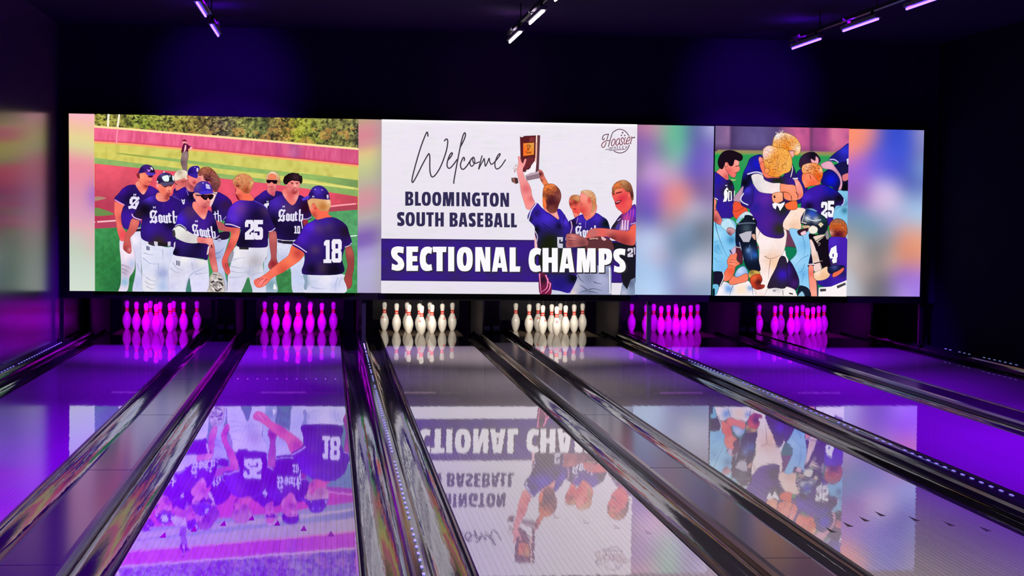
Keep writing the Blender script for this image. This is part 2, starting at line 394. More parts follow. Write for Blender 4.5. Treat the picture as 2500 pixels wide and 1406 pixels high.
# heavy condensed capitals drawn in a box: x0, x1 and y0, y1 in crop units, stem and bar weights
def glyph(ch, x0, x1, y0, y1, st, ba, col, dx=0, dy=0, grow=0):
    x0 += dx - grow; x1 += dx + grow; y0 += dy - grow; y1 += dy + grow; st += grow * 2; ba += grow * 2
    w, h = x1 - x0, y1 - y0; cx, cy = (x0 + x1) / 2, (y0 + y1) / 2
    def sup(rx, ry, e=2.6, n=28, a0=0, a1=2 * PI):
        out = []
        for i in range(n):
            a = a0 + (a1 - a0) * i / (n if abs(a1 - a0) > 6.28 else n - 1); c, s = math.cos(a), math.sin(a)
            out.append((cx + rx * math.copysign(abs(c) ** (2 / e), c), cy + ry * math.copysign(abs(s) ** (2 / e), s)))
        return out
    if ch == 'I': K([(x0, y0), (x1, y0), (x1, y1), (x0, y1)], col)
    elif ch == 'L': K([(x0, y0), (x0 + st, y0), (x0 + st, y1 - ba), (x1, y1 - ba), (x1 - 0.03 * w, y1), (x0, y1)], col)
    elif ch == 'T': K([(x0, y0), (x1, y0), (x1 - 0.02 * w, y0 + ba), (cx + st / 2, y0 + ba), (cx + st / 2, y1), (cx - st / 2, y1), (cx - st / 2, y0 + ba), (x0 + 0.02 * w, y0 + ba)], col)
    elif ch == 'E':
        m = cy - ba / 2
        K([(x0, y0), (x1, y0), (x1 - .02 * w, y0 + ba), (x0 + st, y0 + ba), (x0 + st, m), (x1 - .08 * w, m), (x1 - .08 * w, m + ba), (x0 + st, m + ba), (x0 + st, y1 - ba), (x1, y1 - ba), (x1 - .02 * w, y1), (x0, y1)], col)
    elif ch == 'H':
        m = cy - ba / 2
        K([(x0, y0), (x0 + st, y0), (x0 + st, m), (x1 - st, m), (x1 - st, y0), (x1, y0), (x1, y1), (x1 - st, y1), (x1 - st, m + ba), (x0 + st, m + ba), (x0 + st, y1), (x0, y1)], col)
    elif ch == 'N':
        K([(x0, y0), (x0 + st * 1.1, y0), (x1 - st * .82, cy + .02 * h), (x1 - st * .82, y0), (x1, y0), (x1, y1), (x1 - st * 1.1, y1), (x0 + st * .82, cy - .02 * h), (x0 + st * .82, y1), (x0, y1)], col)
    elif ch == 'M':
        K([(x0 + .05 * w, y0), (x0 + .43 * w, y0), (cx + .01 * w, y0 + .52 * h), (x1 - .42 * w, y0), (x1 - .01 * w, y0), (x1, y1), (x1 - st * .93, y1), (x1 - st * .95, y0 + .47 * h), (x1 - .36 * w, y1), (x0 + .36 * w, y1), (x0 + .27 * w, y0 + .47 * h), (x0 + st * .95, y1), (x0, y1)], col)
    elif ch == 'A':
        K([(x0, y1), (x0 + .24 * w, y0), (x1 - .24 * w, y0), (x1, y1), (x1 - .34 * w, y1), (x1 - .37 * w, y1 - .16 * h), (x0 + .37 * w, y1 - .16 * h), (x0 + .34 * w, y1)], col,
          holes=[[(cx - .075 * w, y1 - .35 * h), (cx, y0 + .3 * h), (cx + .075 * w, y1 - .35 * h)]])
    elif ch == 'O': K(sup(w / 2, h / 2), col, holes=[sup(w / 2 - st, h / 2 - ba, 2.2)])
    elif ch == 'U':
        r = w * .42
        P([(x0, y0, 0), (x0 + st, y0, 0), (x0 + st, y1 - .32 * h, 1), (x0 + st * 1.05, y1 - ba * 1.15, 1), (cx, y1 - ba, 1), (x1 - st * 1.05, y1 - ba * 1.15, 1), (x1 - st, y1 - .32 * h, 1), (x1 - st, y0, 0), (x1, y0, 0), (x1, y1 - r * .9, 1), (x1 - r * .4, y1 - .04 * h, 1), (cx, y1, 1), (x0 + r * .4, y1 - .04 * h, 1), (x0, y1 - r * .9, 1)], col)
    elif ch in 'CG':
        q = lambda u, v, k=1: (x0 + u * w, y0 + v * h, k)
        if ch == 'C': P([q(.99, .05, 0), q(.92, .30, 0), q(.68, .265), (x0 + st * 1.03, y0 + .37 * h, 1), (x0 + st, y0 + .53 * h, 1), (x0 + st * 1.06, y0 + .65 * h, 1), q(.68, .74), q(.92, .715, 0), q(.99, .96, 0), q(.64, 1.0), q(.32, .97), q(.10, .83), q(0, .53), q(.10, .18), q(.35, .035), q(.69, 0)], col)
        else: P([q(.94, .05, 0), q(.88, .27, 0), q(.64, .22), q(.44, .34), q(.39, .52), q(.43, .70), q(.55, .79), q(.63, .79, 0), q(.63, .60, 0), q(.52, .60, 0), q(.52, .44, 0), q(1, .44, 0), q(1, .97, 0), q(.6, 1), q(.3, .97), q(.08, .8), q(0, .5), q(.08, .2), q(.3, .03), q(.62, 0)], col)
    elif ch == 'S':
        q = lambda u, v: (x0 + u * w, y0 + v * h)
        P([(*q(.97, .03), 0), (*q(.93, .29), 0), (*q(.62, .25), 1), (*q(.47, .29), 1), (*q(.56, .38), 1), (*q(.86, .52), 1), (*q(1.0, .74), 1), (*q(.88, .93), 1), (*q(.5, 1.0), 1), (*q(.04, .95), 0), (*q(.07, .70), 0), (*q(.38, .76), 1), (*q(.53, .71), 1), (*q(.42, .61), 1), (*q(.12, .47), 1), (*q(0, .26), 1), (*q(.12, .07), 1), (*q(.5, 0), 1)], col)
    elif ch in 'PB':
        q = lambda u, v: (x0 + u * w, y0 + v * h)
        if ch == 'P':
            P([(*q(0, 0), 0), (*q(.5, 0), 1), (*q(.88, .07), 1), (*q(1, .32), 1), (*q(.9, .58), 1), (*q(.6, .68), 1), (*q(.43, .68), 0), (*q(.43, 1), 0), (*q(0, 1), 0)], col,
              holes=[[(*q(.43, .22), 0), (*q(.53, .23), 1), (*q(.58, .34), 1), (*q(.53, .46), 1), (*q(.43, .48), 0)]])
        else:
            P([(*q(0, 0), 0), (*q(.5, 0), 1), (*q(.86, .05), 1), (*q(.97, .24), 1), (*q(.9, .41), 1), (*q(.76, .47), 1), (*q(.93, .55), 1), (*q(1, .73), 1), (*q(.9, .94), 1), (*q(.5, 1), 1), (*q(0, 1), 0)], col,
              holes=[[(*q(.4, .18), 0), (*q(.52, .19), 1), (*q(.59, .28), 1), (*q(.52, .38), 1), (*q(.4, .39), 0)], [(*q(.4, .58), 0), (*q(.54, .59), 1), (*q(.61, .70), 1), (*q(.54, .82), 1), (*q(.4, .83), 0)]])

def word(text, boxes, y0, y1, slope, st, ba, col, **kw):
    xr = boxes[0][0]
    for ch, (a, b) in zip(text, boxes):
        d = ((a + b) / 2 - xr) * slope
        glyph(ch, a, b, y0 + d, y1 + d, st, ba, col, **kw)
NV, NVD, NVH, NVK = (45, 22, 108), (28, 15, 62), (76, 38, 190), (20, 12, 40)
SK, SKD, SKL, SKR = (242, 128, 108), (190, 72, 72), (255, 172, 158), (250, 105, 80)
WHT, PT, PTD, PTS = (232, 226, 248), (218, 220, 242), (172, 178, 214), (140, 148, 190)

def mark(cx, cy, s, col=WHT):                                            # the small two-lobed maker's mark on the shirts
    for e in (-1, 1): S([(cx + e * s * .75, cy - s * .6), (cx + e * s * .38, cy), (cx + e * s * .75, cy + s * .6)], s * .42, col, cap=False)
    S([(cx - s * .4, cy), (cx + s * .4, cy)], s * .3, col, cap=False)

def south(x, y, ux, uy, k=5, col=WHT):                                   # blackletter team word on the chest
    q = lambda a, b: (x + ux[0] * a / 100 + uy[0] * b / 100, y + ux[1] * a / 100 + uy[1] * b / 100)
    w = math.hypot(*ux) / 100
    L = [[((7, 16), (7, 60), 8), ((7, 14), (15, 4), (23, 12), (29, 4), 8), ((25, 18), (5, 92), 4.5), ((23, 50), (23, 92), 8.5), ((1, 98), (11, 88), (23, 98), 8)],
         [((35, 42), (35, 90), 6.5), ((43.5, 44), (43.5, 92), 6.5), ((34, 42), (39, 36), (44, 46), 5), ((35, 90), (39, 97), (44, 91), 5)],
         [((52, 40), (52, 92), 6.5), ((61, 40), (61, 97), 6.5), ((52, 92), (57, 96), (61, 90), 4.5)],
         [((70, 22), (70, 92), 6.5), ((65, 43), (78, 37), 5), ((70, 92), (77, 88), 5)],
         [((86, 2), (85, 97), 6.5), ((86, 50), (97, 42), (96, 80), (91, 104), 6)]]
    for l in L[:k]:
        for st in l:
            pts, ww = st[:-1], st[-1]
            if len(pts) == 2 and ww > 6:                                  # upright with slanted, pointed ends
                (a0, b0), (a1, b1) = pts; h2 = ww / 2
                K([q(a0 - h2, b0 + 3), q(a0, b0 - 7), q(a0 + h2 + 1.5, b0), q(a0 + h2, b0 + 9), q(a1 + h2, b1 - 9), q(a1 + h2 + 2, b1 - 3), q(a1, b1 + 7), q(a1 - h2, b1 - 1)], col)
            else: S([q(*p) for p in pts], ww * w, col, sm=False, cap=False)

def seg2(x, y, w, h, col, t):                                            # varsity numeral 2, drawn as a bent bar
    q = lambda u, v: (x + u * w, y + v * h)
    K([q(0, .36), q(0, .12), q(.14, 0), q(.86, 0), q(1, .12), q(1, .48), q(.5, .66), q(.5, .74), q(.66, .74), q(.66, .64), q(1, .64), q(1, 1), q(0, 1), q(0, .66), q(.62, .42), q(.62, .2), q(.38, .2), q(.38, .36)], col)
def seg5(x, y, w, h, col):
    q = lambda u, v: (x + u * w, y + v * h)
    K([q(0, 0), q(1, 0), q(1, .22), q(.42, .22), q(.42, .36), q(.86, .36), q(1, .48), q(1, .88), q(.86, 1), q(.14, 1), q(0, .88), q(0, .66), q(.36, .66), q(.36, .78), q(.62, .78), q(.62, .58), q(0, .58)], col)
def seg1(x, y, w, h, col):
    q = lambda u, v: (x + u * w, y + v * h)
    K([q(.3, 0), q(.78, 0), q(.78, .84), q(1, .84), q(1, 1), q(0, 1), q(0, .84), q(.3, .84), q(.3, .24), q(.06, .24), q(.06, .1)], col)
def seg8(x, y, w, h, col):
    q = lambda u, v: (x + u * w, y + v * h)
    K([q(.14, 0), q(.86, 0), q(1, .1), q(1, .4), q(.9, .48), q(1, .56), q(1, .9), q(.86, 1), q(.14, 1), q(0, .9), q(0, .56), q(.1, .48), q(0, .4), q(0, .1)], col,
      holes=[[q(.38, .2), q(.64, .2), q(.64, .4), q(.38, .4)], [q(.38, .6), q(.64, .6), q(.64, .82), q(.38, .82)]])
def seg0(x, y, w, h, col):
    q = lambda u, v: (x + u * w, y + v * h)
    K([q(.14, 0), q(.86, 0), q(1, .1), q(1, .9), q(.86, 1), q(.14, 1), q(0, .9), q(0, .1)], col, holes=[[q(.38, .2), q(.64, .2), q(.64, .8), q(.38, .8)]])

def top_y(x): return 277 + (x - 168) * 41 / 2088
def bot_y(x): return 710 + (x - 170) * 14 / 2075
def quad(xt0, xt1, xb0, xb1): return [(xt0, top_y(xt0)), (xt1, top_y(xt1)), (xb1, bot_y(xb1)), (xb0, bot_y(xb0))]

def curls(cx, cy, rx, ry, n, cols, w, seed, ln=.35, base=None):          # locks of hair inside an ellipse: each a thin bent stroke
    R = random.Random(seed); av = tuple(sum(c[q] for c in cols) / len(cols) for q in range(3))
    for i in range(int(n * .7)):
        a = R.uniform(0, 2 * PI); d = math.sqrt(R.random()) * .8
        x, y = cx + rx * d * math.cos(a), cy + ry * d * math.sin(a); b = R.uniform(0, 2 * PI); l = rx * ln * R.uniform(.6, 1.3); t = R.choice((-1, 1)) * R.uniform(.25, .8)
        pts = [(x, y)]
        for k in range(3): x += l * .36 * math.cos(b); y += l * .36 * math.sin(b); b += t; pts.append((x, y))
        S(pts, (w * R.uniform(.4, .7), w * .25), mixc(av, R.choice(cols), .65), cap=False)

def folds(segs, w, col):
    for s in segs: S(list(s), (w, w * .25), col, cap=False)

# ---------------------------------------------------------------- left picture: players shaking hands on the field
def left_backdrop():
    D = PIC[0]; D.use(0, 0, 1)
    f = ramp([(280, (252, 186, 196)), (292, (248, 190, 178)), (312, (240, 200, 160)), (332, (232, 214, 150)), (352, (222, 212, 156)), (368, (226, 190, 160)), (385, (236, 160, 166)), (402, (236, 146, 164)), (430, (232, 144, 168)), (470, (220, 150, 178)), (520, (222, 164, 190)), (550, (226, 176, 184)), (575, (206, 196, 188)), (610, (196, 208, 190)), (650, (202, 216, 204)), (712, (212, 224, 210))])
    def g(x, y):
        c = f(y - (x - 168) * .15); c = mixc(c, (160, 110, 205), .75 * math.exp(-((x - 232) / 22) ** 2 - ((y - 478) / 34) ** 2))
        return mixc(c, (232, 176, 184), .5 * math.exp(-((x - 232) / 26) ** 2 - ((y - 590) / 36) ** 2))
    grid_fill(quad(168, 231.5, 170, 233.5), g, 8, 60)
    f2 = ramp([(294, (196, 160, 140)), (308, (214, 146, 150)), (330, (218, 136, 150)), (352, (216, 152, 150)), (372, (226, 196, 138)), (395, (208, 206, 142)), (420, (192, 196, 146)), (448, (190, 176, 160)), (468, (208, 156, 158)), (492, (214, 146, 160)), (512, (196, 160, 162)), (530, (184, 172, 172)), (548, (164, 146, 180)), (572, (130, 100, 178)), (592, (134, 104, 184)), (610, (166, 150, 210)), (640, (182, 172, 222)), (680, (180, 174, 212)), (716, (178, 168, 210))])
    def h(x, y):
        c = f2(y + (x - 900) * .2); return mixc(c, (166, 160, 160), .55 * math.exp(-((x - 934) / 20) ** 2))
    grid_fill(quad(873.5, 932.5, 871, 930.5), h, 8, 60)

def left_field():
    D = PIC[0]; D.use(0, 0, 1); D.clip = quad(231, 875, 233, 872)
    trees = ramp([(231, (168, 165, 60)), (290, (160, 150, 70)), (340, (150, 168, 60)), (400, (150, 150, 62)), (450, (165, 150, 66)), (500, (150, 120, 70)), (545, (110, 90, 84)), (590, (140, 140, 76)), (645, (90, 100, 62)), (680, (160, 120, 66)), (730, (176, 178, 52)), (775, (150, 156, 70)), (800, (120, 120, 66)), (850, (160, 154, 84)), (875, (96, 92, 72))])
    def tf(x, y):
        c = trees(x + 14 * (vnoise(x / 14, y / 14, 3) - .5)); a = vnoise(x / 6.5, y / 6.5, 1); b = vnoise(x / 3.1, y / 3.1, 2)
        t = a * .55 + b * .45
        c = mixc((40, 42, 34), c, min(1, max(0, (t - .22) * 2.6))); c = mixc(c, (206, 206, 112), max(0, (t - .56) * 2.1))
        if vnoise(x / 16, y / 12, 9) > .66 and y > 312: c = mixc(c, (214, 150, 80), .55)
        return c
    grid_fill([(231, top_y(231)), (875, top_y(875)), (875, 370), (231, 314)], tf, 290, 32)
    R = random.Random(4)
    for k in range(900):
        x = R.uniform(233, 872); y0 = top_y(x) + 1; y1 = 306.5 + (x - 231) * .085; y = R.uniform(y0, y1); c = trees(x); n = vnoise(x / 11, y / 9, 11); r = R.uniform(.8, 2.6)
        if n > .5: c = mixc(c, (216, 216, 116), R.uniform(.1, .75) * (n + .2))
        else: c = mixc(c, (46, 46, 34), R.uniform(.2, .8) * (1.1 - n))
        P([(x + r * R.uniform(.6, 1.5) * math.cos(a), y + r * R.uniform(.5, 1.2) * math.sin(a)) for a in (.3, 1.3, 2.4, 3.4, 4.5, 5.5)], c, sm=False)
    for x0, y0, x1, y1, w in ((266, 280, 264.5, 309, 5), (292, 281, 288, 312, 4.6)): S([(x0, y0), (x1, y1)], w, (255, 246, 220), sm=False)
    xs = [231, 315, 400, 520, 640, 757, 876]; cap = [309, 315.5, 323, 333, 343, 353.5, 364]; base = [345, 350.5, 358, 368.5, 380.5, 391.5, 404]
    def rows(a, b, col, fn=None, nx=150, ny=8):
        ia = lambda x, t: next(t[i] + (t[i + 1] - t[i]) * (x - xs[i]) / (xs[i + 1] - xs[i]) for i in range(6) if x <= xs[i + 1])
        pts, tr = [], []
        for j in range(ny + 1):
            for i in range(nx + 1):
                x = 231 + 644 * i / nx; y0, y1 = ia(x, a), ia(x, b); pts.append((x, y0 + (y1 - y0) * j / ny))
        for j in range(ny):
            for i in range(nx): k = j * (nx + 1) + i; tr.append((k, k + 1, k + nx + 2, k + nx + 1))
        D.add(pts, tr, [fn(x, y, (k // (nx + 1)) / ny) if fn else col for k, (x, y) in enumerate(pts)])
    def fcol(x, y, t):
        c = mixc((246, 104, 146), (214, 86, 132), (x - 231) / 644); c = mixc(c, (172, 88, 150), .75 * math.exp(-((x - 719) / 16) ** 2)); c = mixc(c, (190, 70, 130), .6 * math.exp(-((x - 680) / 9) ** 2))
        m = vnoise((x + t * 6) / 5.5, t * 1.6, 4) * .6 + vnoise((x - t * 5) / 2.6, t * 2, 6) * .4 - .5
        c = mixc(c, (255, 136, 172), max(0, m) * 1.1); c = mixc(c, (190, 58, 104), max(0, -m) * 1.1)
        return mixc(c, (206, 62, 80), max(0, (t - .8) * 3.6))
    rows(cap, base, None, fcol, 260, 10)
    rows([c - 2.6 for c in cap], [c + 2.6 for c in cap], (255, 226, 160), None, 60, 1)
    rows([b - .4 for b in base], [b + 5 for b in base], (255, 172, 108), None, 60, 1)
    S([(287.5, 316), (285.5, 350)], 3.2, (255, 150, 170))
    def gcol(x, y, t):
        c = mixc((216, 206, 98), (206, 204, 104), (x - 231) / 644); c = mixc(c, (232, 226, 124), .5 * vnoise(x / 20, y / 9, 7)); c = mixc(c, (184, 172, 74), .5 * max(0, vnoise(x / 9, y / 13, 8) - .45) * 2)
        return c
    rows([b + 4.5 for b in base], [b + 110 for b in base], None, gcol, 130, 26)
    gr = dict(nz=.07, ns=9, sp=5)
    K([(285, 373), (400, 384.5), (463, 391.5), (537, 401), (610, 410), (690, 418.5), (770, 427), (874, 440), (874, 459), (770, 441), (690, 429.5), (610, 420.5), (537, 412), (463, 399.5), (400, 391), (285, 375.5)], (148, 184, 100), sh=[(860, 450, 40, (122, 156, 92), .8), (330, 380, 40, (160, 164, 70), .7)], **gr)
    S([(741, 443.5), (790, 450), (874, 461)], 4, (226, 226, 128)); 
    K([(231, 385), (336, 398.5), (435, 411), (545, 425), (645, 437), (741, 448), (874, 464), (874, 480), (741, 459.5), (645, 447), (545, 436), (435, 419), (336, 410), (231, 399.5)], (146, 182, 104), sh=[(860, 470, 50, (136, 172, 96), .6), (740, 454, 26, (176, 190, 130), .6)], **gr)
    K([(231, 399.5), (336, 410), (435, 419), (545, 436), (645, 447), (741, 459.5), (874, 480), (874, 540), (231, 560)], (238, 84, 108), sh=[(270, 470, 60, (196, 74, 94), .85), (260, 415, 40, (255, 96, 118), .8), (240, 535, 50, (190, 58, 88), .9), (590, 470, 60, (232, 86, 116), .5), (850, 495, 40, (226, 78, 100), .6), (850, 508, 30, (176, 70, 84), .5)], nz=.07, ns=12, sp=6)
    P([(232, 481), (246, 480), (260, 484), (246, 488), (232, 490)], (176, 138, 118)); P([(232, 508), (250, 510), (279, 522), (262, 526), (232, 526)], (112, 142, 78))
    S([(232, 542), (284, 538.5)], 4, (244, 190, 196)); K([(232, 545), (290, 541), (290, 553), (232, 558)], (184, 66, 96))
    K([(231, 558), (290, 555), (400, 540), (640, 520), (790, 517), (874, 510), (874, 720), (231, 720)], (66, 148, 84), sh=[(270, 640, 50, (44, 122, 62), .6), (300, 700, 40, (36, 104, 58), .7), (840, 560, 50, (94, 168, 112), .8), (690, 690, 40, (60, 128, 74), .6)], nz=.16, ns=7, sp=5)
    S([(790, 506), (830, 501), (874, 497)], 3.4, (255, 172, 180)); K([(790, 508), (874, 500), (874, 512), (790, 518)], (176, 70, 88)); S([(850, 577), (874, 574.5)], 2.6, (230, 250, 240))

def left_players():
    D = PIC[0]; OUT[:] = [.80, .8]
    # lone figure in the outfield
    D.use(400, 270, 10.4167)
    P([(475, 790), (500, 840), (560, 850), (600, 830), (590, 790), (530, 770)], (246, 150, 160)); P([(460, 775), (540, 735), (600, 798), (540, 782), (480, 785)], (120, 12, 44))
    P([(505, 860), (560, 840), (650, 895), (700, 930), (650, 980), (622, 970), (615, 1080), (470, 1085), (462, 1000)], (96, 18, 58)); P([(690, 925), (735, 950), (700, 1005), (655, 975)], (250, 178, 176))
    P([(500, 1045), (612, 1050), (632, 1150), (600, 1330), (590, 1560), (530, 1560), (450, 1380), (440, 1270), (465, 1140)], (136, 108, 112), sh=[(560, 1150, 60, (160, 132, 132), .8), (480, 1330, 50, (110, 84, 92), .8)])
    P([(545, 890), (575, 885), (570, 990), (520, 1050)], (244, 190, 196))
    # blond player with dark glasses, far right group
    D.use(560, 390, 11.714)
    P([(700, 1180), (860, 1000), (1060, 870), (1320, 890), (1540, 990), (1540, 1500), (1000, 1500)], NV, sh=[(1000, 1000, 160, (58, 26, 150), .8), (1150, 1300, 200, NVD, .7)])
    P([(1080, 880), (1100, 820), (1330, 800), (1310, 940), (1290, 1030), (1230, 1020), (1130, 960)], (226, 120, 130), sh=[(1250, 980, 70, (206, 70, 90), .7)])
    P([(1070, 620), (1100, 760), (1140, 850), (1220, 880), (1310, 840), (1360, 700), (1370, 560), (1200, 480)], (246, 136, 134), sh=[(1230, 850, 60, (200, 84, 90), .8), (1200, 530, 90, (255, 140, 110), .6)])
    P([(1040, 620), (1060, 500), (1120, 390), (1230, 330), (1350, 370), (1430, 470), (1460, 600), (1450, 720), (1390, 700), (1370, 600), (1300, 560), (1180, 550), (1080, 580), (1070, 640)], (222, 176, 132), sh=[(1230, 380, 90, (246, 214, 190), .8), (1420, 620, 60, (180, 120, 80), .7)])
    P([(1130, 450), (1220, 400), (1330, 460), (1330, 560), (1200, 540), (1120, 560)], (246, 132, 96)); K([(1060, 570), (1380, 585), (1370, 650), (1350, 690), (1270, 690), (1230, 640), (1190, 640), (1160, 675), (1090, 670), (1062, 620)], (22, 6, 16)); S([(1130, 775), (1250, 770)], 20, (170, 60, 70))
    mark(1095, 1195, 34); P([(1000, 1270), (1060, 1250), (1120, 1230), (1130, 1290), (1090, 1340), (1085, 1390), (1050, 1360), (1010, 1340)], WHT)
    # dark-haired player facing us, number 10
    D.use(520, 450, 5.208)
    P([(820, 690), (1060, 700), (1120, 760), (1170, 1000), (1180, 1380), (1020, 1380), (990, 1080), (930, 1090), (830, 1030), (810, 800)], PT, sh=[(1100, 1200, 120, (196, 206, 240), .8), (900, 950, 60, PTD, .6)])
    P([(700, 700), (760, 700), (830, 900), (800, 1180), (820, 1360), (670, 1370), (650, 1000)], (196, 208, 232), sh=[(740, 1280, 70, (120, 160, 176), .8)])
    P([(780, 1260), (806, 1300), (806, 1330), (770, 1330)], (244, 244, 244))
    K([(820, 690), (1055, 700), (1050, 712), (822, 706)], (226, 214, 228)); K([(880, 716), (1020, 720), (1018, 760), (884, 752)], (34, 26, 44)); K([(820, 702), (880, 712), (882, 750), (826, 738)], (46, 30, 70))
    P([(1110, 440), (1200, 450), (1200, 500), (1150, 540), (1120, 500)], (156, 50, 66))
    P([(720, 230), (760, 190), (890, 130), (1000, 260), (1080, 140), (1180, 180), (1220, 260), (1250, 420), (1200, 450), (1140, 450), (1150, 570), (1060, 700), (820, 690), (780, 600), (720, 420)], NV, sh=[(800, 240, 90, (66, 34, 160), .8), (1000, 600, 130, NVD, .7), (1180, 300, 70, (44, 8, 50), .8), (760, 480, 90, NVK, .7), (960, 320, 70, (76, 50, 104), .6)])
    S([(1145, 440), (1200, 440), (1248, 415)], 12, (190, 176, 214))
    P([(895, 140), (905, 60), (1080, 60), (1085, 160), (1010, 265)], (248, 130, 122), sh=[(1000, 120, 60, (214, 84, 88), .8), (900, 150, 30, (255, 166, 160), .8), (1070, 170, 30, (255, 166, 160), .8)])
    south(826, 320, (324, 0), (0, 148)); mark(900, 282, 18)
    seg1(1033, 528, 34, 96, WHT); seg0(1072, 528, 36, 98, WHT); S([(1125, 470), (1140, 570)], 12, WHT)
    D.use(560, 390, 11.714)
    P([(1640, 640), (1650, 800), (1720, 930), (1820, 985), (1900, 980), (1970, 900), (2010, 700), (2020, 600), (1850, 560)], (250, 140, 138), sh=[(1860, 960, 110, (176, 60, 66), .85), (1690, 760, 60, (226, 108, 110), .7), (1900, 700, 70, (255, 170, 160), .6)])
    P([(1545, 610), (1570, 520), (1640, 440), (1750, 390), (1890, 385), (2010, 440), (2080, 520), (2085, 620), (2050, 690), (2020, 660), (1990, 610), (1880, 600), (1790, 590), (1690, 650), (1660, 690), (1590, 700)], (28, 12, 20), sh=[(1900, 500, 90, (52, 30, 40), .8)])
    for x, y, l in ((1600, 660, 60), (1650, 640, 80), (1720, 590, 70), (1780, 580, 60), (1850, 585, 70), (1910, 590, 60), (1975, 600, 70), (2035, 650, 60)): K([(x - 34, y - 20), (x + 34, y - 20), (x + 6, y + l * .5)], (30, 13, 21))
    for x, y in ((1590, 480), (1680, 415), (1800, 378), (1950, 395), (2050, 470)): K([(x - 40, y + 30), (x + 40, y + 30), (x + 14, y - 22)], (30, 13, 21))
    S([(1750, 650), (1830, 665)], 24, (130, 50, 50)); S([(1900, 670), (1970, 655)], 24, (130, 50, 50)); O(1800, 690, 34, 14, (110, 40, 46)); O(1940, 690, 30, 12, (110, 40, 46))
    P([(1860, 700), (1900, 700), (1920, 780), (1860, 790)], (255, 176, 160)); S([(1850, 790), (1915, 795)], 16, (150, 60, 60)); P([(1800, 850), (1880, 840), (1950, 860), (1890, 885)], (190, 70, 78)); O(1890, 866, 30, 14, (240, 150, 150))
    # leftmost player
    D.use(225, 450, 5.206)
    P([(360, 690), (500, 620), (660, 600), (640, 900), (560, 800), (545, 1060), (480, 1180), (470, 1280), (440, 1360), (340, 1370), (370, 1260), (375, 1020)], (232, 218, 240), sh=[(430, 1100, 70, (190, 176, 200), .8), (440, 860, 80, (250, 232, 246), .8), (420, 1240, 40, (150, 190, 220), .9), (520, 1000, 40, (190, 200, 236), .8)])
    folds([((380, 1020), (440, 1040), (500, 1070)), ((384, 1070), (430, 1090), (470, 1120)), ((390, 1110), (420, 1130), (450, 1140))], 12, (150, 130, 156))
    P([(300, 220), (410, 260), (385, 340), (370, 460), (390, 540), (440, 620), (430, 700), (370, 715), (330, 600), (310, 460), (288, 360), (290, 280)], (250, 120, 104), sh=[(400, 640, 60, (240, 80, 90), .9), (380, 430, 40, (206, 84, 84), .8)])
    P([(290, 195), (340, 120), (400, 50), (480, 10), (580, 20), (660, 130), (720, 20), (830, 70), (850, 120), (700, 190), (600, 300), (620, 520), (480, 570), (400, 540), (375, 400), (400, 290), (412, 265)], NV, sh=[(400, 90, 60, (62, 22, 150), .8), (500, 460, 110, NVH, .35), (480, 180, 80, NVD, .6), (760, 80, 60, (66, 26, 150), .7), (420, 420, 60, (58, 22, 140), .7)])
    S([(298, 198), (350, 228), (412, 262)], 14, (226, 150, 226)); P([(470, 570), (640, 556), (640, 605), (570, 600)], (34, 22, 40)); S([(580, 560), (640, 550)], 14, (200, 190, 216))
    south(470, 160, (465, 20), (-8, 140), 1); K([(585, 205), (600, 215), (596, 300), (570, 305)], WHT); mark(548, 132, 20)
    D.use(225, 390, 11.714)
    P([(1250, 690), (1340, 600), (1600, 620), (1600, 740), (1580, 850), (1470, 995), (1330, 850)], (250, 126, 106), sh=[(1560, 740, 60, (150, 40, 44), .9), (1480, 960, 50, (255, 180, 170), .8), (1300, 700, 60, (255, 160, 140), .7)])
    P([(1350, 400), (1330, 560), (1400, 660), (1560, 730), (1660, 690), (1700, 610), (1730, 560), (1680, 480), (1620, 460), (1560, 400), (1440, 370)], (252, 130, 108), sh=[(1420, 470, 70, (255, 160, 120), .7), (1560, 690, 60, (222, 90, 80), .7)])
    P([(1285, 420), (1350, 390), (1370, 540), (1310, 500)], (140, 40, 50)); P([(1600, 470), (1740, 455), (1730, 500), (1660, 510)], (60, 6, 40)); S([(1610, 630), (1700, 640)], 22, (176, 50, 60))
    P([(1350, 390), (1370, 290), (1420, 200), (1530, 145), (1660, 160), (1760, 240), (1815, 370), (1800, 400), (1720, 380), (1560, 350)], (66, 34, 128), sh=[(1730, 330, 70, (40, 14, 30), .9), (1420, 300, 60, (46, 22, 96), .8)])
    P([(1550, 370), (1680, 370), (1800, 385), (1770, 440), (1660, 455), (1600, 440)], (88, 58, 190)); P([(1580, 270), (1640, 290), (1690, 270), (1660, 340), (1610, 340)], (190, 120, 220)); P([(1670, 220), (1730, 230), (1750, 300), (1700, 270)], (236, 224, 236))
    # blond player behind
    D.use(400, 390, 11.714)
    P([(300, 850), (350, 820), (480, 850), (560, 800), (520, 1000), (300, 1000)], NV)
    P([(320, 580), (330, 700), (360, 870), (460, 850), (600, 760), (670, 600), (600, 500), (400, 520)], (232, 120, 118), sh=[(560, 660, 60, (196, 80, 80), .7), (420, 640, 60, (210, 96, 100), .6)])
    P([(310, 560), (310, 440), (380, 340), (500, 290), (640, 320), (700, 400), (700, 600), (640, 560), (600, 520), (500, 560), (420, 580), (340, 600)], (240, 226, 206), sh=[(470, 360, 60, (160, 130, 110), .5), (560, 530, 60, (214, 186, 150), .7)])
    S([(520, 630), (660, 610)], 20, (120, 50, 50)); S([(300, 650), (390, 715)], 18, (60, 20, 30))
    # player in a cap behind
    P([(240, 1030), (400, 900), (620, 780), (780, 900), (900, 880), (930, 1200), (800, 1500), (300, 1500), (220, 1300)], NV, sh=[(560, 900, 130, (52, 20, 150), .7), (800, 1050, 120, NVD, .8), (300, 1060, 60, (70, 34, 150), .7), (600, 1300, 100, (50, 18, 130), .6)])
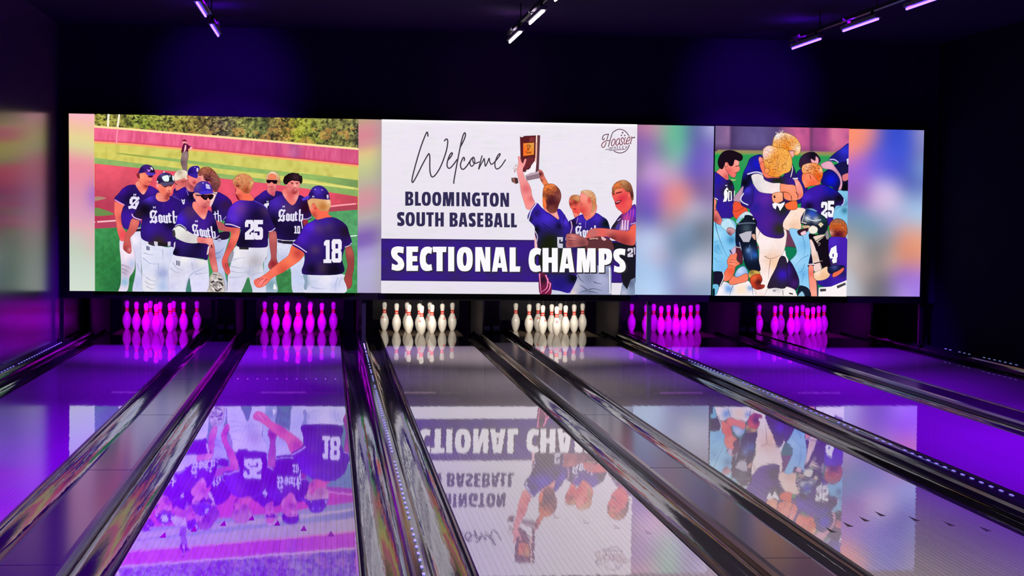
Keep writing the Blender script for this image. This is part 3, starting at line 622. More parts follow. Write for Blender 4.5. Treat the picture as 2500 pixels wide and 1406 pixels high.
    S([(660, 880), (710, 1010)], 26, (130, 100, 196)); S([(250, 1040), (400, 1110), (490, 1170)], 14, (110, 80, 190))
    P([(640, 620), (700, 560), (880, 740), (870, 900), (780, 915), (700, 880), (640, 780)], (206, 100, 104), sh=[(700, 860, 60, (250, 170, 170), .8), (800, 780, 70, (150, 50, 60), .6)])
    P([(700, 450), (710, 600), (800, 720), (900, 760), (1000, 640), (1000, 500), (850, 420)], (246, 130, 130), sh=[(880, 660, 40, (170, 50, 60), .8)]); O(700, 480, 34, 60, (226, 110, 104))
    P([(700, 430), (700, 330), (760, 230), (880, 180), (1010, 200), (1020, 320), (940, 430), (800, 450)], (52, 26, 150), sh=[(760, 350, 60, (40, 18, 110), .7)])
    P([(720, 430), (860, 395), (960, 400), (960, 520), (850, 500)], (56, 34, 160)); O(900, 215, 12, 12, WHT); P([(945, 250), (990, 240), (990, 330), (950, 340)], (220, 206, 236))
    P([(515, 1130), (560, 1160), (605, 1130), (600, 1240), (570, 1275), (545, 1240)], WHT); O(572, 1190, 18, 16, NVD)
    # curly-haired player with his back half turned
    P([(1380, 1500), (1380, 1200), (1480, 1000), (1540, 920), (1700, 990), (1860, 1100), (1960, 1270), (1960, 1700), (1400, 1700)], NV, sh=[(1700, 1050, 120, (52, 18, 140), .7), (1780, 1300, 120, (52, 24, 84), .8), (1440, 1400, 80, NVD, .7)])
    P([(1400, 960), (1530, 920), (1500, 1010), (1380, 1290), (1320, 1320)], (246, 206, 206)); S([(1410, 935), (1500, 985)], 16, NVD)
    P([(980, 480), (1010, 640), (1100, 620), (1200, 640), (1200, 500), (1100, 420)], (250, 160, 158), sh=[(1020, 560, 50, (214, 110, 110), .7)])
    P([(990, 330), (1060, 260), (1160, 215), (1290, 215), (1390, 270), (1490, 370), (1590, 520), (1630, 640), (1600, 760), (1550, 860), (1520, 920), (1440, 900), (1330, 640), (1250, 620), (1160, 560), (1130, 440), (1060, 460), (1000, 440)], (140, 74, 66), nz=.26, ns=2.3, sh=[(1230, 280, 110, (186, 110, 76), .8), (1500, 560, 110, (150, 92, 78), .8), (1260, 560, 90, (70, 24, 44), .9), (1450, 780, 90, (92, 46, 60), .8)])
    curls(1300, 420, 270, 190, 60, [(96, 36, 40), (206, 130, 100), (170, 96, 70), (80, 26, 40)], 24, 5, .3); curls(1480, 680, 110, 160, 26, [(90, 40, 50), (170, 110, 90), (120, 66, 66)], 22, 6, .4)
    D.use(520, 450, 5.208)
    P([(0, 690), (170, 680), (200, 700), (130, 960), (160, 1160), (190, 1380), (40, 1380), (0, 1100)], (196, 202, 236), sh=[(60, 900, 60, (160, 172, 214), .8), (120, 1200, 60, (176, 190, 220), .6)])
    P([(0, 640), (200, 600), (190, 690), (20, 700)], (40, 20, 56)); K([(62, 690), (104, 686), (106, 732), (66, 738)], (176, 168, 206))
    P([(40, 460), (120, 490), (240, 570), (240, 600), (120, 590), (70, 560)], (190, 90, 96)); folds([((30, 880), (90, 860), (150, 800)), ((40, 940), (110, 920))], 14, (120, 134, 190))
    S([(14, 380), (58, 372)], 12, WHT, sm=False); S([(30, 350), (34, 450)], 13, WHT, sm=False); S([(66, 335), (76, 470)], 13, WHT, sm=False); S([(78, 400), (98, 392), (108, 470)], 12, WHT, sm=False)
    S([(135, 450), (160, 420), (178, 405)], 8, (170, 150, 206))
    # second player, dark glasses on the cap
    D.use(225, 450, 5.206)
    P([(500, 640), (640, 600), (700, 690), (640, 900), (630, 1100), (650, 1375), (520, 1375), (560, 1100), (545, 860)], (214, 214, 240), sh=[(540, 700, 60, (246, 236, 250), .8), (600, 1250, 60, (190, 198, 236), .7)])
    P([(630, 670), (760, 740), (960, 800), (1060, 770), (1040, 900), (985, 1040), (980, 1200), (960, 1375), (670, 1375), (640, 1100)], (220, 222, 244), sh=[(740, 1280, 90, (238, 232, 236), .8), (900, 1130, 60, (160, 168, 214), .8), (900, 1290, 60, (170, 190, 232), .7), (700, 860, 70, (232, 230, 248), .8), (1010, 880, 50, (206, 210, 240), .7)])
    folds([((845, 1000), (850, 1100), (840, 1200)), ((690, 1180), (760, 1220), (830, 1230)), ((680, 1230), (740, 1270), (820, 1270)), ((690, 1290), (750, 1320), (800, 1320)), ((650, 930), (740, 1000), (850, 1010)), ((900, 830), (905, 900), (900, 960)), ((660, 870), (740, 890), (790, 890)), ((580, 1000), (600, 1080), (640, 1150))], 12, PTD)
    P([(510, 440), (600, 450), (590, 540), (540, 620), (490, 680), (500, 760), (505, 850), (480, 880), (430, 850), (400, 800), (430, 640), (470, 560)], (206, 92, 88), sh=[(540, 480, 50, (230, 116, 104), .9), (440, 830, 40, (160, 60, 64), .8), (480, 830, 20, (240, 150, 150), .7)])
    P([(520, 420), (560, 330), (610, 230), (680, 185), (800, 140), (900, 220), (1000, 150), (1080, 200), (1130, 260), (1110, 400), (1060, 480), (1060, 640), (1080, 790), (930, 770), (780, 745), (640, 690), (625, 560), (640, 440), (600, 455)], NV, sh=[(720, 180, 60, (76, 44, 190), .9), (760, 560, 90, (54, 26, 140), .8), (900, 640, 110, (52, 22, 120), .6), (680, 320, 80, NVK, .8), (960, 280, 90, (52, 20, 130), .7), (850, 740, 70, (50, 34, 60), .9), (1000, 500, 60, NVD, .8), (600, 380, 40, (44, 26, 60), .7)])
    S([(512, 380), (540, 420), (620, 450)], 15, (228, 180, 226)); S([(914, 230), (916, 330)], 7, (70, 40, 130))
    P([(725, 735), (790, 740), (800, 780), (730, 760)], (58, 46, 60)); K([(792, 722), (842, 730), (840, 778), (795, 770)], (214, 206, 222)); K([(838, 732), (968, 742), (964, 792), (840, 780)], (34, 30, 34)); K([(966, 728), (1004, 726), (1002, 778), (966, 784)], (206, 198, 220)); P([(1050, 740), (1082, 735), (1070, 800), (1046, 790)], (236, 226, 240))
    south(722, 330, (365, 10), (14, 156)); mark(796, 293, 20)
    K([(694, 778), (738, 792), (738, 838), (694, 832)], (150, 156, 190)); S([(700, 785), (702, 830)], 7, (60, 64, 90)); S([(716, 790), (718, 836)], 7, (60, 64, 90)); S([(732, 796), (734, 838)], 6, (60, 64, 90))
    D.use(225, 390, 11.714)
    P([(1830, 1050), (1920, 940), (2200, 1060), (2200, 1140), (2080, 1200), (1900, 1170)], (246, 140, 124), sh=[(2150, 1090, 60, (160, 50, 56), .8), (1860, 1110, 40, (255, 176, 168), .7)])
    P([(1880, 680), (1900, 850), (1990, 980), (2100, 1060), (2200, 1060), (2260, 980), (2320, 800), (2330, 680), (2100, 640)], (252, 136, 112), sh=[(2180, 1050, 70, (140, 40, 46), .8), (2040, 880, 70, (240, 116, 92), .8), (2190, 830, 40, (255, 180, 150), .8)])
    P([(2040, 740), (2180, 726), (2320, 680), (2316, 720), (2240, 745), (2180, 760), (2070, 775)], (120, 50, 70)); O(2110, 775, 40, 15, (84, 30, 44)); O(2262, 752, 36, 14, (84, 30, 44)); S([(2200, 770), (2190, 860), (2215, 880)], 12, (214, 92, 84)); S([(2190, 890), (2250, 890)], 18, (150, 50, 50)); P([(2140, 950), (2250, 945), (2240, 975), (2160, 975)], (176, 60, 66)); O(1880, 740, 36, 70, (255, 150, 150))
    P([(1870, 650), (1880, 520), (1950, 430), (2080, 370), (2220, 400), (2310, 470), (2360, 600), (2320, 690), (2100, 690), (1960, 690)], (56, 42, 96), sh=[(2000, 420, 60, (84, 70, 140), .8), (1920, 600, 70, (44, 30, 70), .8)])
    P([(1960, 660), (2100, 650), (2330, 640), (2330, 690), (2200, 720), (2080, 760), (2000, 720)], (88, 76, 110)); O(2072, 352, 22, 20, (240, 232, 250))
    P([(2000, 510), (2090, 455), (2200, 445), (2310, 470), (2345, 600), (2200, 625), (2070, 625)], (24, 44, 50)); P([(2010, 505), (2080, 460), (2190, 455), (2205, 600), (2120, 620), (2060, 600)], (236, 248, 248)); P([(2215, 450), (2250, 450), (2240, 500), (2225, 500)], (206, 170, 226)); P([(2300, 460), (2345, 480), (2350, 590), (2320, 590)], (236, 240, 246)); O(1880, 632, 24, 24, (250, 230, 240))
    # third player in front: cap, dark glasses, white sleeve, glove
    D.use(225, 450, 5.206)
    P([(1290, 880), (1480, 720), (1550, 760), (1570, 900), (1590, 1010), (1600, 1110), (1545, 1110), (1500, 980), (1480, 820), (1460, 740)], (216, 106, 104), sh=[(1570, 1060, 40, (236, 140, 136), .8), (1500, 900, 30, (170, 70, 80), .7)])
    P([(1040, 890), (1220, 920), (1440, 960), (1470, 960), (1490, 1180), (1470, 1375), (1260, 1375), (1240, 1200), (1200, 1375), (985, 1375), (980, 1180), (975, 1080), (1000, 970)], (226, 224, 246), sh=[(1180, 930, 60, (246, 240, 236), .8), (1340, 1050, 80, (198, 198, 222), .6), (1100, 1120, 80, (214, 210, 230), .7), (1380, 1280, 80, (222, 218, 250), .9), (1020, 1300, 50, (206, 204, 236), .7), (1400, 970, 50, (240, 234, 230), .8)])
    P([(1200, 1375), (1210, 1280), (1240, 1190), (1250, 1260), (1262, 1375)], (70, 130, 120))
    folds([((1290, 1120), (1240, 1170), (1200, 1260), (1190, 1340)), ((1300, 1120), (1380, 1080), (1460, 1040)), ((1030, 990), (1080, 1060), (1180, 1090)), ((1000, 1060), (1060, 1110), (1130, 1120)), ((1310, 1140), (1400, 1130), (1470, 1120)), ((1270, 990), (1280, 1050), (1290, 1100))], 13, PTD)
    K([(1074, 962), (1124, 972), (1122, 1034), (1070, 1022)], (186, 188, 210)); S([(1080, 970), (1080, 1022)], 8, (60, 62, 86)); S([(1098, 976), (1098, 1028)], 8, (60, 62, 86)); S([(1116, 980), (1116, 1032)], 7, (60, 62, 86))
    P([(1065, 550), (1075, 470), (1100, 380), (1160, 310), (1260, 275), (1420, 445), (1480, 330), (1550, 400), (1590, 520), (1615, 640), (1600, 680), (1530, 690), (1500, 800), (1480, 900), (1460, 960), (1400, 940), (1200, 920), (1040, 890), (1060, 800), (1080, 700), (1200, 600)], NV, sh=[(1130, 440, 70, (58, 26, 180), .95), (1260, 360, 80, (70, 40, 100), .7), (1420, 520, 100, (64, 28, 140), .8), (1200, 820, 90, (54, 30, 130), .7), (1260, 900, 120, NVK, .5), (1570, 560, 60, (26, 12, 60), .8), (1350, 760, 60, NVD, .6), (1060, 860, 40, NVK, .8)])
    P([(1280, 280), (1310, 220), (1460, 290), (1460, 380), (1420, 445), (1330, 360)], (252, 140, 128), sh=[(1420, 320, 50, (214, 90, 90), .7), (1420, 430, 30, (255, 180, 172), .7)])
    south(1258, 500, (300, 40), (26, 150), 5); mark(1330, 468, 20)
    P([(1480, 790), (1500, 780), (1490, 830), (1480, 880), (1462, 890), (1470, 830)], (236, 200, 210)); S([(1535, 695), (1580, 680), (1618, 650)], 9, (200, 190, 214))
    P([(1030, 600), (1050, 550), (1120, 525), (1200, 580), (1280, 630), (1350, 670), (1350, 740), (1220, 740), (1110, 700), (1060, 660)], (226, 222, 222), sh=[(1140, 580, 70, (240, 240, 232), .8), (1230, 700, 70, (206, 198, 200), .7)])
    S([(1058, 545), (1110, 522), (1180, 560), (1205, 590)], 10, (38, 30, 40)); S([(1062, 532), (1115, 508), (1180, 545), (1200, 575)], 10, (206, 200, 214)); P([(1028, 600), (1050, 580), (1062, 650), (1035, 660)], (60, 56, 60))
    P([(1350, 670), (1440, 680), (1520, 680), (1545, 740), (1530, 790), (1500, 780), (1450, 750), (1350, 735)], (244, 142, 136), sh=[(1500, 700, 40, (255, 166, 156), .8), (1400, 725, 40, (220, 106, 104), .6)]); S([(1520, 770), (1525, 800)], 14, (60, 20, 30))
    P([(1500, 1180), (1540, 1120), (1600, 1115), (1650, 1150), (1680, 1220), (1680, 1375), (1480, 1375), (1490, 1290)], (190, 180, 176), nz=.3, ns=2.5, sp=1.7); S([(1545, 1140), (1585, 1150)], 16, (120, 110, 110))
    for q in ([(1540, 1290), (1570, 1270), (1600, 1300)], [(1590, 1240), (1640, 1250), (1660, 1280)], [(1560, 1330), (1600, 1350), (1640, 1320)], [(1610, 1200), (1650, 1210)], [(1520, 1240), (1550, 1230)]): S(q, 20, (52, 46, 50))
    for q in ([(1530, 1310), (1560, 1350)], [(1590, 1290), (1620, 1310), (1650, 1300)], [(1560, 1220), (1600, 1210)]): S(q, 16, (240, 234, 234)); curls(1585, 1270, 80, 90, 26, [(60, 52, 56), (232, 226, 226), (96, 88, 90), (246, 240, 240)], 13, 21, .5)
    D.use(400, 390, 11.714)
    P([(870, 960), (900, 1100), (960, 1250), (1060, 1350), (1180, 1400), (1290, 1330), (1320, 1200), (1370, 1100), (1400, 980), (1200, 920)], (250, 142, 136), sh=[(1180, 1380, 90, (176, 66, 76), .8), (960, 1130, 60, (255, 160, 150), .7), (1270, 1130, 40, (255, 170, 150), .8)])
    P([(850, 1010), (890, 960), (930, 1000), (940, 1120), (890, 1110)], (255, 150, 140)); P([(890, 950), (980, 940), (1060, 1000), (930, 1010)], (214, 150, 150)); S([(1180, 1250), (1290, 1240)], 22, (184, 80, 84)); S([(1230, 1180), (1300, 1195)], 20, (160, 60, 60))
    P([(930, 1000), (1080, 1010), (1160, 1010), (1160, 1040), (1070, 1040), (940, 1030)], (24, 10, 20)); P([(1070, 1010), (1240, 1000), (1420, 1000), (1400, 1100), (1330, 1140), (1270, 1080), (1240, 1140), (1170, 1140), (1100, 1080)], (26, 8, 22), sh=[(1220, 1040, 50, (60, 30, 50), .6)])
    P([(880, 920), (890, 800), (960, 690), (1070, 625), (1200, 620), (1310, 670), (1380, 780), (1400, 900), (1250, 930), (1050, 940)], (76, 48, 150), sh=[(1200, 830, 90, (58, 38, 180), .9), (960, 760, 60, (96, 66, 150), .7)])
    P([(1010, 940), (1120, 890), (1320, 880), (1410, 920), (1390, 960), (1240, 980), (1150, 990), (1080, 990)], (72, 54, 206)); K([(1205, 690), (1310, 720), (1345, 840), (1225, 820)], (226, 216, 246)); S([(1240, 730), (1260, 800)], 14, (120, 96, 180)); S([(1290, 740), (1310, 820)], 14, (120, 96, 180)); O(1132, 665, 16, 16, WHT)
    # number 25 with his back to us
    D.use(520, 450, 5.208)
    P([(720, 590), (790, 590), (815, 680), (810, 930), (830, 1010), (800, 1060), (730, 1080), (705, 1020), (740, 930), (720, 750)], (176, 84, 88), sh=[(770, 660, 50, (206, 110, 106), .8), (770, 1010, 40, (150, 40, 50), .9)])
    P([(640, 780), (690, 800), (690, 900), (660, 950)], (170, 70, 80))
    P([(290, 790), (460, 800), (640, 800), (700, 760), (690, 900), (640, 1000), (650, 1150), (670, 1380), (500, 1380), (470, 1200), (430, 1200), (370, 1380), (180, 1380), (200, 1140), (240, 960)], (224, 222, 238), sh=[(540, 980, 70, (176, 168, 176), .7), (320, 880, 80, (240, 234, 240), .8), (300, 1250, 80, (214, 212, 242), .8), (560, 1250, 70, (206, 212, 242), .8), (480, 1120, 60, (186, 188, 210), .7)])
    P([(372, 1380), (400, 1290), (440, 1210), (470, 1240), (500, 1380)], (62, 128, 84))
    folds([((480, 1040), (460, 1120), (470, 1190)), ((230, 1040), (330, 1060), (440, 1060)), ((230, 1100), (330, 1120), (450, 1110)), ((500, 1060), (580, 1020), (640, 1010)), ((260, 960), (320, 940), (420, 930)), ((210, 1180), (300, 1180), (400, 1170)), ((500, 1150), (560, 1130), (640, 1120)), ((270, 850), (250, 960), (215, 1060))], 11, PTD)
    P([(205, 860), (260, 850), (240, 960), (200, 1000)], (150, 150, 160)); S([(192, 1120), (182, 1380)], 8, (90, 96, 120))
    P([(160, 530), (300, 540), (345, 560), (330, 680), (280, 790), (210, 900), (190, 980), (220, 1090), (215, 1130), (180, 1140), (130, 1050), (120, 960), (170, 840), (220, 700), (230, 600)], (230, 96, 86), sh=[(290, 640, 60, (250, 128, 104), .9), (190, 780, 40, (196, 70, 76), .8), (170, 1040, 40, (200, 76, 80), .7), (250, 590, 40, (196, 76, 76), .7)]); folds([((160, 1000), (175, 1060), (190, 1120)), ((185, 1000), (200, 1050), (212, 1090))], 8, (120, 30, 50))
    P([(160, 530), (170, 430), (200, 320), (260, 250), (360, 200), (530, 205), (640, 260), (700, 330), (740, 440), (795, 560), (780, 590), (715, 605), (700, 700), (695, 780), (640, 800), (460, 800), (310, 780), (340, 650), (345, 560)], NV, sh=[(300, 280, 110, (74, 30, 190), .95), (260, 440, 70, (76, 38, 180), .9), (560, 280, 110, (50, 24, 130), .8), (360, 310, 70, (92, 50, 120), .6), (660, 340, 50, (96, 60, 110), .5), (560, 400, 100, NVD, .7), (400, 720, 120, NVK, .7), (640, 640, 90, (40, 18, 90), .8), (190, 550, 60, (40, 16, 90), .8)])
    S([(164, 505), (240, 512), (345, 550)], 13, (230, 206, 240)); S([(715, 600), (750, 590), (790, 558)], 12, (206, 190, 224)); S([(530, 210), (640, 265), (700, 320)], 9, (96, 70, 206))
    seg2(410, 452, 112, 250, (236, 230, 246), 1); seg5(528, 452, 110, 250, (236, 230, 246)); K([(522, 450), (530, 450), (532, 700), (524, 700)], (226, 220, 240))
    K([(335, 795), (458, 800), (455, 828), (340, 824)], (44, 40, 40))
    D.use(560, 390, 11.714)
    P([(160, 760), (200, 860), (180, 960), (290, 1130), (350, 1150), (700, 1160), (600, 980), (560, 880), (300, 820)], (252, 120, 92), sh=[(250, 1060, 90, (190, 60, 60), .7), (260, 900, 50, (255, 140, 120), .8), (500, 1040, 90, (255, 110, 80), .8)])
    P([(190, 960), (270, 1100), (310, 1150), (250, 1140), (200, 1040)], (110, 16, 36)); O(225, 890, 44, 100, (255, 128, 112)); S([(190, 820), (190, 920)], 22, (150, 40, 50))
    P([(105, 640), (150, 540), (230, 450), (350, 410), (490, 420), (610, 480), (690, 580), (700, 680), (660, 780), (610, 880), (560, 960), (450, 960), (380, 900), (300, 830), (250, 800), (160, 750)], (214, 136, 90), nz=.26, ns=2.3, sh=[(640, 650, 60, (234, 180, 120), .8), (480, 880, 90, (170, 76, 46), .9), (300, 520, 90, (226, 150, 104), .7), (250, 740, 50, (130, 40, 40), .8)])
    curls(400, 630, 260, 190, 80, [(160, 64, 40), (246, 196, 140), (230, 160, 104), (190, 92, 56)], 22, 11, .26)
    # number 18 reaching out his hand
    D.use(520, 450, 5.208)
    P([(1690, 800), (1750, 780), (1790, 900), (1790, 1060), (1770, 1160), (1760, 1290), (1700, 1330), (1670, 1300), (1675, 1180), (1710, 1040), (1690, 900)], (150, 66, 66), sh=[(1740, 850, 50, (190, 90, 80), .8), (1720, 1240, 50, (176, 70, 66), .8)])
    P([(1210, 1130), (1640, 1140), (1660, 1200), (1670, 1380), (1180, 1380), (1170, 1250)], (226, 224, 244), sh=[(1300, 1250, 90, (206, 210, 240), .7), (1560, 1270, 60, (196, 202, 240), .7), (1430, 1180, 70, (240, 236, 248), .8), (1200, 1250, 40, (170, 186, 200), .8)])
    folds([((1220, 1160), (1215, 1250), (1190, 1340)), ((1590, 1180), (1560, 1270), (1560, 1370)), ((1250, 1300), (1330, 1320), (1450, 1320)), ((1640, 1180), (1610, 1240), (1600, 1300))], 11, PTD); P([(1150, 1150), (1200, 1150), (1190, 1320), (1160, 1320), (1170, 1230)], (140, 164, 190))
    P([(1010, 770), (1090, 800), (1165, 870), (1110, 960), (1000, 1040), (900, 1110), (800, 1160), (740, 1200), (680, 1270), (600, 1310), (545, 1290), (525, 1220), (600, 1180), (680, 1130), (760, 1060), (860, 980), (960, 900)], (246, 104, 76), sh=[(980, 950, 90, (255, 124, 92), .9), (780, 1100, 60, (255, 120, 100), .8), (620, 1240, 60, (255, 136, 130), .9), (900, 1100, 60, (206, 70, 60), .6), (1080, 880, 50, (190, 60, 60), .7)])
    folds([((640, 1190), (590, 1230), (560, 1280)), ((690, 1200), (640, 1250), (610, 1300)), ((600, 1190), (560, 1220), (540, 1260))], 11, (176, 50, 60))
    P([(1010, 770), (1060, 700), (1120, 600), (1170, 520), (1260, 470), (1340, 425), (1520, 420), (1620, 460), (1700, 530), (1730, 620), (1765, 740), (1740, 780), (1680, 800), (1640, 950), (1640, 1130), (1200, 1145), (1130, 1100), (1160, 1000), (1160, 870)], NV, sh=[(1240, 540, 80, (72, 30, 190), .9), (1140, 680, 80, (66, 28, 160), .9), (1350, 560, 60, (84, 54, 104), .6), (1470, 540, 50, (80, 54, 96), .6), (1420, 460, 70, (54, 28, 140), .8), (1680, 600, 70, (36, 20, 60), .8), (1300, 820, 50, (84, 60, 96), .5), (1500, 640, 80, (48, 26, 100), .7), (1400, 1060, 60, (80, 54, 100), .6), (1540, 1090, 110, NVK, .8), (1250, 1080, 60, NVD, .8), (1300, 700, 80, (54, 24, 130), .7)])
    S([(1020, 755), (1090, 790), (1190, 860)], 13, (224, 200, 236)); S([(1680, 795), (1735, 775), (1760, 745)], 11, (200, 190, 214))
    seg1(1405, 706, 100, 292, (240, 236, 248)); seg8(1508, 696, 128, 296, (240, 236, 248))
    D.use(690, 430, 11.714)
    P([(730, 690), (760, 900), (820, 1060), (930, 1190), (1000, 1240), (1250, 1180), (1400, 1160), (1310, 1090), (1300, 960), (1000, 900)], (250, 112, 84), sh=[(900, 1120, 80, (176, 60, 60), .7), (1180, 1080, 120, (255, 106, 80), .9), (800, 900, 60, (246, 150, 130), .8)])
    P([(720, 700), (820, 640), (1000, 650), (1300, 660), (1370, 720), (1370, 860), (1300, 980), (1200, 1000), (1060, 960), (980, 880), (900, 780), (840, 800), (790, 900), (760, 860)], (232, 176, 122), sh=[(1150, 880, 110, (196, 124, 60), .9), (1320, 720, 60, (255, 206, 170), .8), (900, 700, 70, (222, 166, 110), .8)])
    P([(870, 790), (920, 780), (960, 900), (930, 950), (880, 900)], (246, 112, 90)); P([(910, 900), (960, 900), (960, 950), (930, 950)], (206, 60, 60))
    P([(730, 690), (740, 560), (800, 420), (880, 320), (1000, 275), (1120, 290), (1240, 370), (1310, 480), (1335, 600), (1330, 665), (1100, 655), (900, 630), (800, 640)], (50, 26, 128), sh=[(1000, 420, 90, (74, 46, 180), .7), (1270, 560, 60, (36, 18, 70), .8), (820, 520, 60, (40, 20, 96), .7)])
    P([(555, 655), (640, 600), (760, 565), (750, 640), (690, 660), (590, 700)], (88, 60, 206)); mark(876, 585, 36); O(932, 380, 18, 18, (190, 170, 246)); O(1128, 395, 18, 18, (190, 170, 246)); P([(1260, 540), (1310, 540), (1310, 640), (1270, 630)], (206, 190, 226))
# ---------------------------------------------------------------- middle picture: welcome card with the trophy
def middle_card():
    D = PIC[0]; D.use(0, 0, 1); D.clip = quad(931.5, 1553.5, 930, 1547.5)
    def wf(x, y):
        c = mixc((240, 234, 243), (232, 226, 238), (y - 290) / 430); n = vnoise(x / 34, (y - x * .02) / 5, 2) - .5
        c = mixc(c, (236, 220, 246) if vnoise(x / 40, y / 40, 3) > .5 else (222, 220, 226), .45 * abs(n) * 2); 
        return mixc(c, (255, 253, 255), max(0, 1 - (y - top_y(x)) / 8))
    grid_fill(D.clip, wf, 140, 90)
    def pf(x, y): return mixc(mixc((58, 28, 138), (52, 34, 104), vnoise(x / 30, y / 20, 4)), (40, 30, 66), .5 * (1 if y < 587 + (x - 930) * .008 or y > 681 + (x - 930) * .008 else 0))
    grid_fill([(930.5, 582), (1551, 588), (1549, 690.5), (930, 684.5)], pf, 90, 20)
    K([(1519, 570), (1560, 570), (1560, 730), (1516, 730)], (226, 220, 236))

def middle_people():
    OUT[:] = [.72, .8]; D = PIC[0]; D.clip = quad(931.5, 1553.5, 930, 1547.5)
    # trophy
    D.use(1220, 300, 6.694)
    K([(578, 206), (606, 206), (596, 500), (574, 640), (566, 640)], (255, 224, 206)); K([(560, 640), (590, 600), (582, 810), (400, 850), (430, 800), (500, 740), (530, 660)], (248, 240, 246))
    K([(603, 206), (650, 206), (640, 470), (628, 780), (572, 822), (590, 640), (598, 480)], (98, 56, 66)); S([(590, 330), (580, 640)], 12, (255, 160, 120))
    K([(320, 226), (350, 240), (398, 216), (582, 208), (578, 330), (572, 560), (558, 634), (520, 652), (492, 736), (462, 764), (424, 770), (420, 800), (376, 806), (360, 770), (330, 600)], (92, 30, 38), holes=[])
    P([(390, 640), (440, 570), (540, 560), (548, 630), (480, 720), (420, 760), (380, 770)], (110, 42, 50)); K([(480, 240), (560, 236), (556, 310), (470, 314)], (130, 52, 54))
    K([(368, 326), (560, 316), (554, 528), (368, 552)], (120, 40, 24)); K([(374, 338), (552, 326), (546, 520), (374, 544)], (236, 150, 56), sh=[(380, 450, 90, (255, 110, 40), .95), (520, 350, 70, (222, 160, 76), .8)], sp=4)
    for e in ([(432, 378), (455, 366), (488, 376), (480, 396)], [(440, 400), (462, 418), (478, 404)], [(452, 430), (440, 446), (470, 440)], [(424, 470), (440, 496), (460, 486)], [(470, 480), (488, 500), (500, 476)]): S(e, 15, (150, 70, 24))
    K([(398, 862), (500, 816), (625, 800), (640, 830), (560, 850), (420, 890)], (196, 170, 184)); K([(410, 880), (640, 822), (652, 880), (640, 905), (434, 946)], (146, 118, 132))
    curls(250, 740, 30, 110, 30, [(176, 106, 80), (120, 66, 56), (222, 180, 160)], 14, 31, .8); K([(180, 905), (240, 890), (285, 905), (296, 985), (250, 1000), (185, 962)], (150, 96, 92)); K([(236, 900), (282, 906), (294, 984), (262, 996), (240, 960)], (70, 44, 44)); K([(178, 900), (200, 896), (222, 970), (186, 960)], (110, 84, 80))
    P([(628, 765), (690, 800), (720, 880), (780, 1000), (740, 1050), (690, 990), (650, 920), (640, 860)], (226, 120, 106), sh=[(650, 840, 30, (90, 30, 36), .9), (660, 950, 24, (110, 36, 40), .8), (730, 990, 40, (240, 130, 70), .8)])
    P([(290, 556), (320, 562), (345, 640), (372, 662), (396, 600), (424, 598), (402, 680), (372, 740), (366, 790), (400, 900), (450, 970), (500, 1080), (520, 1200), (566, 1320), (510, 1406), (430, 1406), (390, 1300), (340, 1140), (320, 1000), (285, 860), (275, 760), (296, 660)], (246, 152, 152), sh=[(420, 1080, 60, (226, 110, 116), .9), (330, 760, 50, (255, 166, 166), .8), (430, 1280, 60, (255, 140, 130), .8), (510, 1240, 40, (214, 100, 110), .7)])
    # third player behind
    P([(1120, 1280), (1150, 1200), (1220, 1180), (1290, 1200), (1330, 1300), (1320, 1420), (1230, 1560), (1170, 1420), (1140, 1380)], (246, 118, 96), sh=[(1220, 1300, 40, (140, 40, 40), .8), (1230, 1450, 60, (240, 70, 66), .8), (1140, 1330, 24, (120, 30, 30), .7)])
    P([(1140, 1260), (1170, 1190), (1240, 1178), (1300, 1210), (1280, 1290), (1230, 1270), (1180, 1260)], (190, 110, 70), sh=[(1260, 1220, 40, (222, 160, 110), .8)])
    D.use(1270, 490, 5.983)
    S([(770, 118), (800, 122)], 14, (150, 30, 40)); P([(760, 170), (840, 200), (850, 260), (790, 230)], (250, 130, 110))
    # right-hand fair player, seen from the front
    P([(740, 1240), (830, 1060), (960, 960), (1230, 940), (1310, 960), (1318, 1200), (1310, 1345), (1290, 1380), (720, 1380)], (156, 160, 196), sh=[(1000, 1120, 70, (124, 128, 160), .8), (800, 1240, 60, (196, 192, 210), .8), (760, 1350, 40, (240, 214, 206), .8), (1180, 1150, 80, (176, 178, 214), .8), (980, 1350, 60, (120, 126, 156), .6), (1260, 1050, 40, (130, 132, 160), .7)])
    folds([((970, 1300), (900, 1250), (850, 1230)), ((980, 1300), (1060, 1280), (1180, 1310)), ((970, 1310), (900, 1320), (850, 1350)), ((985, 1320), (1060, 1330), (1130, 1350)), ((830, 1080), (860, 1140), (920, 1190)), ((1060, 1180), (1110, 1200), (1180, 1210))], 18, (92, 96, 124)); S([(1290, 980), (1296, 1340)], 22, (230, 232, 246)); S([(1276, 1000), (1282, 1330)], 6, (90, 92, 120))
    P([(690, 340), (760, 270), (900, 200), (960, 290), (1080, 180), (1190, 235), (1260, 290), (1296, 420), (1290, 560), (1180, 700), (700, 720)], (52, 30, 158), sh=[(1240, 330, 70, (24, 26, 40), .95), (780, 320, 50, (30, 16, 60), .9), (860, 280, 50, (72, 40, 190), .7), (1120, 260, 50, (70, 40, 190), .7), (960, 640, 150, (40, 30, 46), .95), (740, 520, 60, (70, 40, 70), .6)])
    S([(730, 300), (745, 380), (725, 470)], 18, (196, 150, 190)); S([(830, 250), (810, 330)], 8, (190, 150, 220)); S([(945, 300), (940, 400)], 8, (140, 100, 230))
    P([(905, 200), (880, 120), (880, 60), (1090, 40), (1080, 190), (960, 280)], (246, 124, 104), sh=[(930, 150, 50, (200, 60, 56), .9), (1050, 170, 50, (255, 160, 140), .8)])
    south(780, 372, (345, -10), (14, 170)); mark(860, 335, 18)
    D.use(1220, 300, 6.694)
